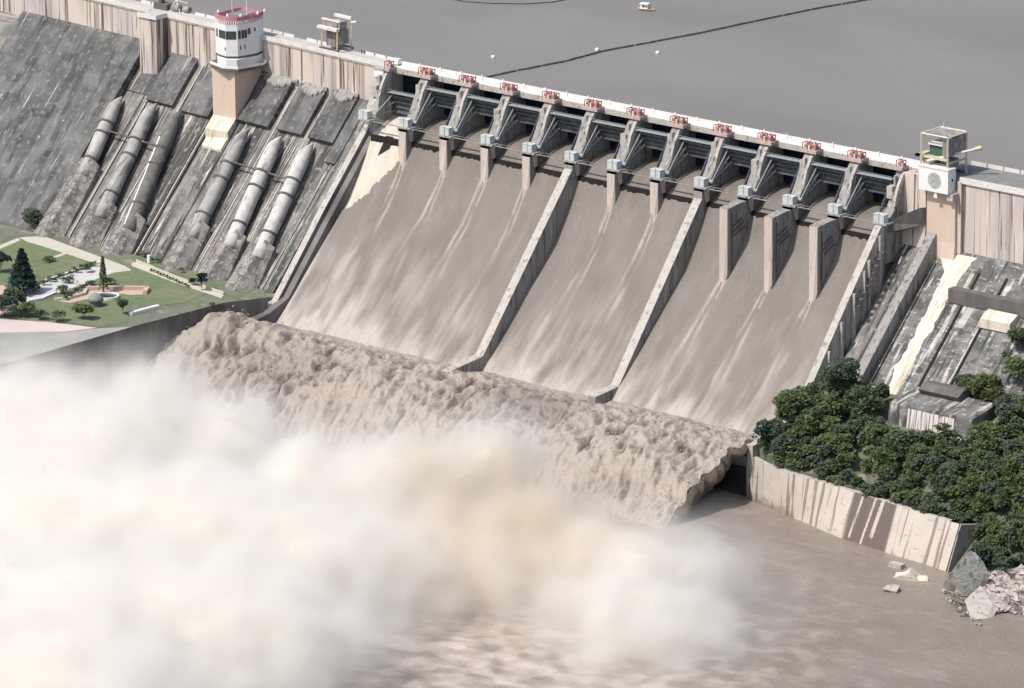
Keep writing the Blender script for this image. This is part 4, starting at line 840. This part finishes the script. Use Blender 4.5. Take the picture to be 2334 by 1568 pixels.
patch("terrace_paving", [(185, 655), (340, 656), (338, 670), (300, 672), (260, 668), (160, 690), (125, 685)], m_brick, 190.045)
# low garden walls
def lowwall(name, lab, pts, m, h=1.0, t=.5, cat="wall"):
    mb = MB(); P_ = [at_z(u, v, G) for u, v in pts]
    for a, b in zip(P_[:-1], P_[1:]):
        d = Vector(b)-Vector(a); d.normalize(); n_ = Vector((d.y, -d.x, 0))*t/2
        q = [Vector((a[0], a[1], 0))+n_, Vector((b[0], b[1], 0))+n_, Vector((b[0], b[1], 0))-n_, Vector((a[0], a[1], 0))-n_]
        mb.prism_z([(p.x, p.y) for p in q], G, G+h)
    o = mb.build(name, m); tag(o, lab, cat); return o
lowwall("garden_wall", "long salmon coloured low wall at the middle of the garden", [(192, 662), (240, 660), (337, 661), (330, 671)], m_brick, 1.6, 1.8)
lowwall("garden_wall", "whitish curved low wall beside the shrubs left of the salmon wall", [(124, 686), (150, 684), (192, 672), (200, 655), (172, 650), (170, 640)], m_path, 1.2, 1.4)
lowwall("garden_wall", "white ledge wall on the garden's river edge", [(297, 718), (330, 709), (361, 701)], m_white, 1.2, 1.8)
lowwall("garden_fence", "cream fence edging the path below the anchor blocks", [(311, 598), (330, 606), (398, 634), (430, 646)], m_path, 1.4, .4, "fence")
lowwall("garden_fence", "short cream fence piece between the dark shrubs near the spillway wall", [(462, 655), (510, 671)], m_path, 1.2, .4, "fence")
lowwall("road_kerb", "bright white kerb on the upper side of the pale garden road", [(105, 640), (228, 599)], m_white, .7, .9, "kerb")
lowwall("road_kerb", "bright white kerb at the lower end of the pale garden road", [(62, 688), (96, 682), (128, 668)], m_white, .7, .9, "kerb")
pd_ = empty("fountain_basin", tuple(at_z(245, 678, G))); tag(pd_, "round grey fountain basin with white rim beside the salmon wall", "fountain")
mb = MB(); N_ = 20; ring = lambda r, z: [(r*math.cos(2*math.pi*i/N_), r*math.sin(2*math.pi*i/N_), z) for i in range(N_)]
mb.loft([ring(5, 0), ring(5, 1.1), ring(4.3, 1.1), ring(4.3, .4)], True, False); mb.build("basin_rim", m_white, pd_)
mb = MB(); mb.add(ring(4.35, .5), [tuple(range(N_))]); mb.build("basin_water", m_glass, pd_)
gz = empty("garden_pavilion", tuple(at_z(219, 697, G))); tag(gz, "small round grey-green domed pavilion near the garden's river edge", "pavilion")
mb = MB(); mb.loft([ring(2.7, 0), ring(2.7, 2.4)]); mb.build("drum", m_dark, gz)
mb = MB(); mb.loft([ring(3.3, 2.4), ring(3.0, 3.6), ring(2.1, 4.7), ring(.7, 5.4), ring(.2, 5.6)]); mb.build("dome_roof", mat("weathered_dome", (.22, .26, .23)), gz, smooth=True)
sp = empty("stone_marker", tuple(at_z(340, 600, G))); tag(sp, "white upright marker post on the grass below the penstocks", "marker post")
mb = MB(); mb.prism_z([(-.7, -.5), (.7, -.5), (.6, .5), (-.6, .5)], 0, 3.6); mb.build("post_body", m_white, sp); mb = MB(); mb.prism_z([(-.9, -.7), (.9, -.7), (.9, .7), (-.9, .7)], 0, .35); mb.build("post_base", m_pale, sp)

# ================================================================= VEGETATION
def crown_mesh(name, kind, h, r, n, seed, size=.9):
    rg = np.random.default_rng(seed); V = []; F_ = []
    if kind == "conifer":
        t = rg.uniform(0, 1, n)**.8; z = h*(.12+.88*t); tier = (t*7) % 1; rad = r*(1-t)**.85*(.55+.45*(1-tier))+.15
        a = rg.uniform(0, 2*math.pi, n); rr = rad*np.sqrt(rg.uniform(.35, 1, n)); C_ = np.stack([rr*np.cos(a), rr*np.sin(a), z-.12*rr], -1)
    else:
        nl = rg.integers(7, 11); lc = []
        for k in range(nl):
            a = rg.uniform(0, 6.28); q = rg.uniform(.15, .7)*r; lc.append((q*math.cos(a), q*math.sin(a), h*rg.uniform(.45, .86), r*rg.uniform(.38, .62)))
        lc.append((0, 0, h*.82, r*.5)); lc = np.array(lc); kk = rg.integers(0, len(lc), n); d = rg.normal(size=(n, 3)); d /= np.linalg.norm(d, axis=1)[:, None]; d[:, 2] = np.where(d[:, 2] < -.3, -d[:, 2], d[:, 2])
        C_ = lc[kk, :3]+d*(lc[kk, 3]*rg.uniform(.72, 1.05, n))[:, None]*np.array([1, 1, .8]); C_[:, 2] = np.maximum(C_[:, 2], h*.12)
    nrm = rg.normal(size=(n, 3)); nrm[:, 2] = abs(nrm[:, 2])+.9; nrm /= np.linalg.norm(nrm, axis=1)[:, None]
    t1 = np.cross(nrm, rg.normal(size=(n, 3))); t1 /= np.linalg.norm(t1, axis=1)[:, None]; t2 = np.cross(nrm, t1)
    s = size*rg.uniform(.35, 1.25, n)[:, None]
    q = np.stack([C_-t1*s, C_-t2*s*.7, C_+t1*s, C_+t2*s*.7], 1).reshape(-1, 3)
    me = bpy.data.meshes.new(name); me.vertices.add(4*n); me.vertices.foreach_set("co", q.reshape(-1).astype(np.float32)); me.loops.add(4*n); me.loops.foreach_set("vertex_index", np.arange(4*n, dtype=np.int32))
    me.polygons.add(n); me.polygons.foreach_set("loop_start", np.arange(0, 4*n, 4, dtype=np.int32)); me.update(calc_edges=True)
    return me, q
trunks = {}
def tree(name, loc, h, r, kind, m, lab, group=None, n=900, seed=1, size=.8, cat="tree"):
    t = empty(name, loc); tag(t, lab, cat, group)
    me, _ = crown_mesh("crown", kind, h, r, n, seed, size); me.materials.append(m); o = bpy.data.objects.new("crown", me); COL.objects.link(o); o.parent = t
    mb = MB(); top = h*(.9 if kind == "conifer" else .6); mb.tube([(0, 0, -1), (.1, 0, top*.5), (0, .1, top)], [.035*h*.8, .02*h, .006*h], 7)
    for k in range(4 if h > 5 else 0):
        a = k*1.7+seed; mb.tube([(0, 0, h*(.3+.08*k)), (r*.45*math.cos(a), r*.45*math.sin(a), h*(.5+.07*k))], [.016*h, .006*h], 5)
    mb.build("trunk" if h > 3.5 else "stem", m_trunk, t)
    return t
# garden trees
def gt_(u, v, *a, **k):
    p = at_z(u, v, G); return tree(a[0], (p[0], p[1], G), *a[1:], **k)
gt_(52, 668, "conifer_tree", 19, 8.2, "conifer", m_leaf[4], "huge dark layered conifer at the left end of the pale garden road", n=2600, seed=3, size=1.1)
gt_(236, 668, "conifer_tree", 16, 2.7, "conifer", m_leaf[3], "slim tall columnar conifer with a bare lower trunk beside the salmon wall", n=900, seed=4, size=.55)
gt_(28, 708, "broadleaf_tree", 9.5, 6, "b", m_leaf[2], "hazy bluish tree below the dark layered conifer", n=1100, seed=5)
gt_(10, 722, "broadleaf_tree", 8, 5.5, "b", m_leaf[2], "bluish bushy tree at the left edge above the pink river road", n=1000, seed=21)
gt_(62, 722, "broadleaf_tree", 5.5, 4.2, "b", m_leaf[1], "low green tree between the dark conifer and the pink river road", n=700, seed=22)
gt_(95, 728, "shrub", 4, 3.2, "b", m_leaf[2], "bluish shrub near the middle of the pink river road", n=360, seed=23, size=.6, cat="shrub")
gt_(2, 622, "broadleaf_tree", 9, 4.5, "b", m_leaf[4], "dark tree cut by the left edge beside the lawn", n=800, seed=6)
gt_(80, 520, "broadleaf_tree", 7, 7, "b", m_leaf[2], "low dark bluish tree at the foot of the blackened slab", n=1200, seed=7)
gt_(190, 728, "broadleaf_tree", 6, 4.6, "b", m_leaf[1], "round bush on the lower lawn near the river road", n=800, seed=8, cat="bush")
gt_(280, 716, "broadleaf_tree", 6.5, 2.6, "b", m_leaf[1], "bushy tree just right of the domed pavilion", n=700, seed=9)
gt_(460, 662, "broadleaf_tree", 8, 2.6, "b", m_leaf[4], "narrow dark tree near the last anchor block", n=700, seed=10, size=.6)
gt_(440, 650, "shrub", 3, 1.6, "b", m_leaf[4], "small dark shrub at the break in the cream fence", n=260, seed=11, size=.5, cat="shrub")
gt_(197, 621, "shrub", 3.6, 2.3, "b", m_leaf[0], "round shrub on the upper lawn above the garden road", n=320, seed=12, size=.5, cat="shrub")
gt_(112, 596, "hedge", 1.6, 3.0, "b", m_leaf[0], "dark hedge clump between the two upper lawns", n=320, seed=13, size=.45, cat="hedge")
gt_(158, 645, "shrub", 2, 3.2, "b", m_leaf[0], "dark shrub against the white kerb of the garden road", n=260, seed=14, size=.5, cat="shrub")
gt_(140, 668, "shrub", 2.6, 3.6, "b", m_leaf[0], "dark rounded shrub left of the whitish curved wall", n=320, seed=15, size=.5, cat="shrub")
gt_(250, 650, "shrub", 2.6, 3.0, "b", m_leaf[0], "shadowy shrub behind the slim columnar conifer", n=260, seed=16, size=.5, cat="shrub")
gt_(484, 700, "shrub", 1.8, 1.4, "b", m_leaf[0], "lone shrub on the lawn close to the river wall", n=160, seed=17, size=.4, cat="shrub")
gt_(135, 732, "shrub", 4, 3.4, "b", m_leaf[1], "shrub left of the round bush by the river road", n=300, seed=18, size=.6, cat="shrub")
gt_(2, 145, "broadleaf_tree", 6, 4, "b", m_leaf[0], "dark tree on the hillside at the far upper left edge", n=500, seed=19)
for k in range(13):
    f = k/12; u = 345+f*85; v = 617+f*37; p = at_z(u, v+2, G)
    o = tree("shrub", (p[0], p[1], G), 1.3, .9, "b", m_leaf[0], "tiny round hedge shrub in the row under the cream fence", "row of hedge shrubs under the cream fence", n=70, seed=40+k % 3, size=.35, cat="shrub")
for k in range(14):
    f = k/13; u = 96+f*118; v = 650-f*46+(3 if k % 2 else 0); p = at_z(u, v, G)
    if k in (6,): continue
    tree("shrub", (p[0], p[1], G), 1.6+.5*(k % 3), 1.5, "b", m_leaf[0], "small dark shrub in the row above the pale garden road", "dark shrubs lining the upper side of the garden road", n=110, seed=60+k % 4, size=.4, cat="shrub")
for k in range(9):
    f = k/8; u = 150+f*60; v = 684-f*34; p = at_z(u, v, G)
    tree("shrub", (p[0], p[1], G), 1.9+.6*(k % 2), 1.7, "b", m_leaf[4 if k % 2 else 0], "dark shrub in the bed below the pale garden road", "dark shrubs below the garden road", n=120, seed=70+k % 3, size=.4, cat="shrub")
for k in range(12):
    f = k/11; u = 262+f*150; v = 560+f*62; p = at_z(u, v, G)
    tree("shrub", (p[0], p[1], G), 1.2+.9*((k*7) % 3)/2, 1.3+.8*((k*5) % 3)/2, "b", m_leaf[(0, 1, 2)[k % 3]], "low weedy shrub along the foot of the dam slope", "weedy shrubs at the foot of the slope", n=110, seed=80+k % 4, size=.4, cat="shrub")
# right bank trees: named ones
def rt(u, v, z, *a, **k):
    p = at_z(u, v, z); zz = float(rz(p[0], p[1])); return tree(a[0], (p[0], p[1], zz-.5), *a[1:], **k)
def by_ground(u, v):      # meet the sight line with the right bank
    for z in np.arange(245, 160, -.5):
        p = at_z(u, v, z)
        if z <= float(rz(p[0], p[1])): return p
    return at_z(u, v, 175)
def wtree(x, y, name, h, r, m, lab, seed, n=1500, size=.85):
    return tree(name, (x, y, float(rz(np.array(float(x)), np.array(float(y))))-.8), h, r, "b", m, lab, "named trees of the right bank", n=n, seed=seed, size=size)
def rtree(u, v, name, h, r, m, lab, seed, n=1500, size=.85):
    p = by_ground(u, v); return tree(name, (p[0], p[1], p[2]-.8), h, r, "b", m, lab, "named trees of the right bank", n=n, seed=seed, size=size)
wtree(290, -66, "pine_tree", 24, 8, m_leaf[2], "tallest dark tree rising against the streaked apron on the right bank", 61, 2800)
wtree(279, -80, "broadleaf_tree", 16, 8, m_leaf[1], "bright green tree beside the foot of the right training wall", 62, 1900)
wtree(276, -95.5, "broadleaf_tree", 13, 6.0, m_leaf[4], "dark bush at the very tip of the right bank beside the falling water", 63, 1000)
wtree(286, -96, "broadleaf_tree", 9.0, 6.0, m_leaf[2], "low bluish bush between the tip bush and the bright green tree", 64, 1000)
wtree(303, -68, "broadleaf_tree", 14, 8.5, m_leaf[0], "broad dark tree left of the lime streaked block", 65, 1900)
rtree(2260, 925, "broadleaf_tree", 9, 7, m_leaf[3], "yellowish olive tree to the upper right of the lime streaked block", 66, 1400)
rtree(2300, 850, "broadleaf_tree", 13, 8, m_leaf[1], "green tree against the apron at the right edge", 67, 1600)
wtree(366, -72, "broadleaf_tree", 13, 9, m_leaf[1], "large green tree right of the lime streaked block", 68, 1900)
wtree(338, -84, "broadleaf_tree", 12, 9, m_leaf[0], "dense tree below the lime streaked block", 69, 1900)
rtree(2240, 1300, "broadleaf_tree", 9, 7, m_leaf[4], "dark tree behind the tilted fallen slab", 70, 1400)
rtree(2290, 1330, "broadleaf_tree", 6, 4.5, m_leaf[2], "small bush at the upper edge of the pale rubble bank", 71, 800)
for k, (u, v, h, r_, mm, lab) in enumerate(((2240, 905, 8, 6.5, 3, "olive green bush on the apron just above the flat topped block"), (2318, 880, 11, 6.5, 1, "green tree at the right edge below the streaked apron"),
        (2285, 960, 9, 6, 2, "bluish tree between the flat topped block and the right edge"), (2330, 800, 9, 5.5, 0, "dark tree on the apron at the right edge under the pale panel"), (2200, 878, 3.5, 4.5, 0, "low dark bush on the rounded cap of the flat topped block"))):
    p = meet(u, v, (0, -.947, 1), 246.6); tree("broadleaf_tree", (p[0], p[1], p[2]-.5), h, r_, "b", m_leaf[mm], lab, "named trees of the right bank", n=1300, seed=90+k, size=.85)
# the rest reads as one mass of bank woodland
QS = {k: [] for k in range(4)}
rg = np.random.default_rng(5); cnt = 0
while cnt < 600:
    x = rg.uniform(273, 450); y = rg.uniform(-122, -46)
    wyl = float(wall_y(x)) if x < 386 else -116-(x-386)*.45
    if y < wyl+2.2: continue
    if 309 < x < 362 and -76 < y: continue         # clearing in front of the streaked block
    if 296 < x < 312 and y > -54: continue
    if x < 300 and y > -56+(300-x)*.1: continue
    if x > 400 and y < -128+(x-386)*.0: continue
    f = min(max((y-wyl-2)/18, 0), 1)
    h = rg.uniform(2.2, 5)+f*rg.uniform(4, 11); r_ = rg.uniform(2.2, 3.8)+f*rg.uniform(.3, 2.0)
    z = float(rz(np.array(x), np.array(y)))
    me, q = crown_mesh("tmp", "b", h, r_, int(150+r_*75), 1000+cnt, .75); bpy.data.meshes.remove(me)
    k = rg.choice(4, p=[.30, .36, .20, .14]); QS[k].append(q+np.array([x, y, z-.9])); cnt += 1
me = bpy.data.meshes.new("woodland"); allq = []; mi = []
for k in range(4):
    if QS[k]: q = np.concatenate(QS[k]); allq.append(q); mi += [k]*(len(q)//4)
q = np.concatenate(allq); n = len(q)//4
me.vertices.add(4*n); me.vertices.foreach_set("co", q.reshape(-1).astype(np.float32)); me.loops.add(4*n); me.loops.foreach_set("vertex_index", np.arange(4*n, dtype=np.int32))
me.polygons.add(n); me.polygons.foreach_set("loop_start", np.arange(0, 4*n, 4, dtype=np.int32)); me.polygons.foreach_set("material_index", np.array(mi, dtype=np.int32)); me.update(calc_edges=True)
for k in (0, 1, 2, 3): me.materials.append(m_leaf[k])
o = bpy.data.objects.new("woodland", me); COL.objects.link(o); tag(o, "thick mass of dark green scrub woodland covering the right bank", "woodland", kind="stuff")

# ================================================================= SPRAY
exec_mist = True
def make_mist():
    # puffs of spray: (u, v on the sight line, height z of centre, radii)
    puffs = [(20, 985, 190, 34, 50, 26), (110, 1000, 190, 30, 45, 25), (330, 950, 188, 24, 32, 23), (500, 1030, 188, 25, 36, 24), (220, 1060, 190, 36, 50, 27), (690, 1115, 188, 25, 36, 23), (880, 1120, 187, 26, 36, 25),
             (1090, 1085, 188, 22, 32, 24), (1220, 1190, 184, 18, 30, 19), (1190, 1060, 187, 8, 14, 14), (1470, 1310, 178, 20, 30, 18), (1560, 1320, 177, 18, 30, 17), (1590, 1420, 172, 16, 30, 12), (1400, 1390, 174, 24, 30, 14), (1350, 1270, 178, 22, 30, 17),
             (100, 1200, 188, 60, 60, 26), (420, 1220, 186, 56, 60, 24), (740, 1270, 184, 50, 60, 22), (1050, 1270, 180, 42, 42, 17), (1490, 1430, 172, 18, 34, 11), (1290, 1370, 172, 24, 24, 10),
             (100, 1420, 184, 60, 70, 26), (450, 1430, 182, 60, 70, 22), (690, 1420, 175, 30, 50, 12), (100, 1600, 182, 60, 70, 24), (420, 1610, 174, 44, 55, 13), (40, 880, 180, 14, 22, 12), (1520, 1520, 167, 18, 26, 5)]
    C_ = []
    for u, v, z, rx, ry, rz_ in puffs:
        p = at_z(u, v, z); C_.append((p[0], p[1], z, rx, ry, rz_))
    C_ = np.array(C_); lo = (C_[:, :3]-C_[:, 3:]-9).min(0); hi = (C_[:, :3]+C_[:, 3:]+9).max(0); lo[2] = 160
    ng = bpy.data.node_groups.new("spray_field", 'GeometryNodeTree')
    return C_, lo, hi, ng
def mist_group(name, C_, lo, hi, res, dens, edge0, edge1, mesh_thr=None, material=None):
    ng = bpy.data.node_groups.new(name, 'GeometryNodeTree'); N = ng.nodes; L = ng.links
    ng.interface.new_socket("Geometry", in_out='INPUT', socket_type='NodeSocketGeometry'); ng.interface.new_socket("Geometry", in_out='OUTPUT', socket_type='NodeSocketGeometry')
    out = N.new("NodeGroupOutput"); pos = N.new("GeometryNodeInputPosition").outputs[0]
    def math_(op, a, b=None, cl=False):
        m = N.new("ShaderNodeMath"); m.operation = op; m.use_clamp = cl
        for s, x in ((0, a), (1, b)):
            if x is None: continue
            if isinstance(x, (int, float)): m.inputs[s].default_value = x
            else: L.new(x, m.inputs[s])
        return m.outputs[0]
    cur = None
    for (x, y, z, rx, ry, rz_) in C_:
        sb = N.new("ShaderNodeVectorMath"); sb.operation = 'SUBTRACT'; L.new(pos, sb.inputs[0]); sb.inputs[1].default_value = (x, y, z)
        # turn into the wind-aligned frame: long axis follows the view-independent river direction
        dv = N.new("ShaderNodeVectorMath"); dv.operation = 'DIVIDE'; L.new(sb.outputs[0], dv.inputs[0]); dv.inputs[1].default_value = (rx, ry, rz_)
        ln = N.new("ShaderNodeVectorMath"); ln.operation = 'LENGTH'; L.new(dv.outputs[0], ln.inputs[0])
        s = math_('MULTIPLY', math_('SUBTRACT', 1.0, ln.outputs["Value"]), min(rx, rz_))       # signed metres inside
        if cur is None: cur = s
        else:
            m = N.new("ShaderNodeMath"); m.operation = 'SMOOTH_MAX'; m.inputs[2].default_value = 12.0; L.new(cur, m.inputs[0]); L.new(s, m.inputs[1]); cur = m.outputs[0]
    def noise(scale, det, amp, off=0):
        nz = N.new("ShaderNodeTexNoise"); nz.inputs["Scale"].default_value = scale; nz.inputs["Detail"].default_value = det; nz.inputs["Roughness"].default_value = .55
        ad = N.new("ShaderNodeVectorMath"); ad.operation = 'ADD'; L.new(pos, ad.inputs[0]); ad.inputs[1].default_value = (off, off, off); L.new(ad.outputs[0], nz.inputs["Vector"])
        return math_('MULTIPLY', math_('SUBTRACT', nz.outputs[0], .5), amp)
    vo = N.new("ShaderNodeTexVoronoi"); vo.feature = 'SMOOTH_F1'; vo.inputs["Scale"].default_value = .07; vo.inputs["Smoothness"].default_value = .6; L.new(pos, vo.inputs["Vector"])
    cur = math_('ADD', cur, math_('MULTIPLY', math_('SUBTRACT', .45, vo.outputs["Distance"]), 9.0))
    cur = math_('ADD', cur, noise(.02, 2, 16)); cur = math_('ADD', cur, noise(.055, 6, 21, 40))
    mr = N.new("ShaderNodeMapRange"); mr.interpolation_type = 'SMOOTHSTEP'; mr.inputs[1].default_value = edge0; mr.inputs[2].default_value = edge1; mr.inputs[3].default_value = 0; mr.inputs[4].default_value = dens; L.new(cur, mr.inputs[0])
    if mesh_thr is None:     # a thin veil round the thick spray
        mr2 = N.new("ShaderNodeMapRange"); mr2.interpolation_type = 'SMOOTHSTEP'; mr2.inputs[1].default_value = -11; mr2.inputs[2].default_value = 3; mr2.inputs[3].default_value = 0; mr2.inputs[4].default_value = .012; L.new(cur, mr2.inputs[0])
        fin = math_('ADD', mr.outputs[0], mr2.outputs[0])
    else: fin = mr.outputs[0]
    vc = N.new("GeometryNodeVolumeCube"); L.new(fin, vc.inputs["Density"]); vc.inputs["Min"].default_value = tuple(lo); vc.inputs["Max"].default_value = tuple(hi)
    vc.inputs["Resolution X"].default_value = res[0]; vc.inputs["Resolution Y"].default_value = res[1]; vc.inputs["Resolution Z"].default_value = res[2]
    g = vc.outputs[0]
    if mesh_thr is not None:
        vm = N.new("GeometryNodeVolumeToMesh"); L.new(g, vm.inputs["Volume"]); vm.inputs["Threshold"].default_value = mesh_thr; g = vm.outputs[0]
        ss = N.new("GeometryNodeSetShadeSmooth"); L.new(g, ss.inputs[0]); g = ss.outputs[0]
    sm = N.new("GeometryNodeSetMaterial"); L.new(g, sm.inputs[0]); sm.inputs["Material"].default_value = material; L.new(sm.outputs[0], out.inputs[0])
    return ng
C_, lo, hi, _ng = make_mist(); bpy.data.node_groups.remove(_ng)
m_spray = bpy.data.materials.new("spray_volume"); m_spray.use_nodes = True; N = m_spray.node_tree.nodes; N.clear()
pv = N.new("ShaderNodeVolumePrincipled"); pv.inputs["Density"].default_value = 1.0; pv.inputs["Anisotropy"].default_value = 0
Lm = m_spray.node_tree.links; gp = N.new("ShaderNodeNewGeometry"); pc = at_z(1170, 1200, 184)
vs_ = N.new("ShaderNodeVectorMath"); vs_.operation = 'DISTANCE'; Lm.new(gp.outputs["Position"], vs_.inputs[0]); vs_.inputs[1].default_value = tuple(pc)
nz = N.new("ShaderNodeTexNoise"); nz.inputs["Scale"].default_value = .035; nz.inputs["Detail"].default_value = 3; Lm.new(gp.outputs["Position"], nz.inputs["Vector"])
ma = N.new("ShaderNodeMath"); ma.operation = 'MULTIPLY_ADD'; ma.inputs[1].default_value = 90; Lm.new(nz.outputs[0], ma.inputs[0]); Lm.new(vs_.outputs["Value"], ma.inputs[2])
mr_ = N.new("ShaderNodeMapRange"); mr_.inputs[1].default_value = 55; mr_.inputs[2].default_value = 110; mr_.inputs[3].default_value = 1; mr_.inputs[4].default_value = 0; Lm.new(ma.outputs[0], mr_.inputs[0])
mxv = N.new("ShaderNodeMix"); mxv.data_type = 'RGBA'; Lm.new(mr_.outputs[0], mxv.inputs[0]); mxv.inputs[6].default_value = (.957, .941, .908, 1); mxv.inputs[7].default_value = (.93, .865, .755, 1)   # mud-laden plume over the middle jets
Lm.new(mxv.outputs[2], pv.inputs["Color"])
om = N.new("ShaderNodeOutputMaterial"); m_spray.node_tree.links.new(pv.outputs[0], om.inputs["Volume"])
m_core = mat("dense_spray", (.79, .762, .715), [((.82, .74, .62), (.02, .02, .03), 0, .5, .68, .8, 3)], rough=1, spec=0)
ext = hi-lo
for nm, res, dens, e0, e1, thr, m, lab in (
        ("spray_mist", 1.7, .22, -1.0, 20.0, None, m_spray, "soft white mist billowing above the plunging water"),
        ("spray_cloud", 3.0, 1.0, 12.0, 16.0, .5, m_core, "dense white cloud of spray filling the river below the dam")):
    me = bpy.data.meshes.new(nm); me.from_pydata([(0, 0, 164)], [], []); me.materials.append(m); o = bpy.data.objects.new(nm, me); COL.objects.link(o)
    md = o.modifiers.new("field", 'NODES'); md.node_group = mist_group(nm, C_, lo, hi, [int(e/res) for e in ext], dens, e0, e1, thr, m)
    tag(o, lab, "spray", kind="stuff")
sc.cycles.volume_step_rate = 2.0
sc.cycles.volume_max_steps = 128
print("verts mist ok", lo, hi)
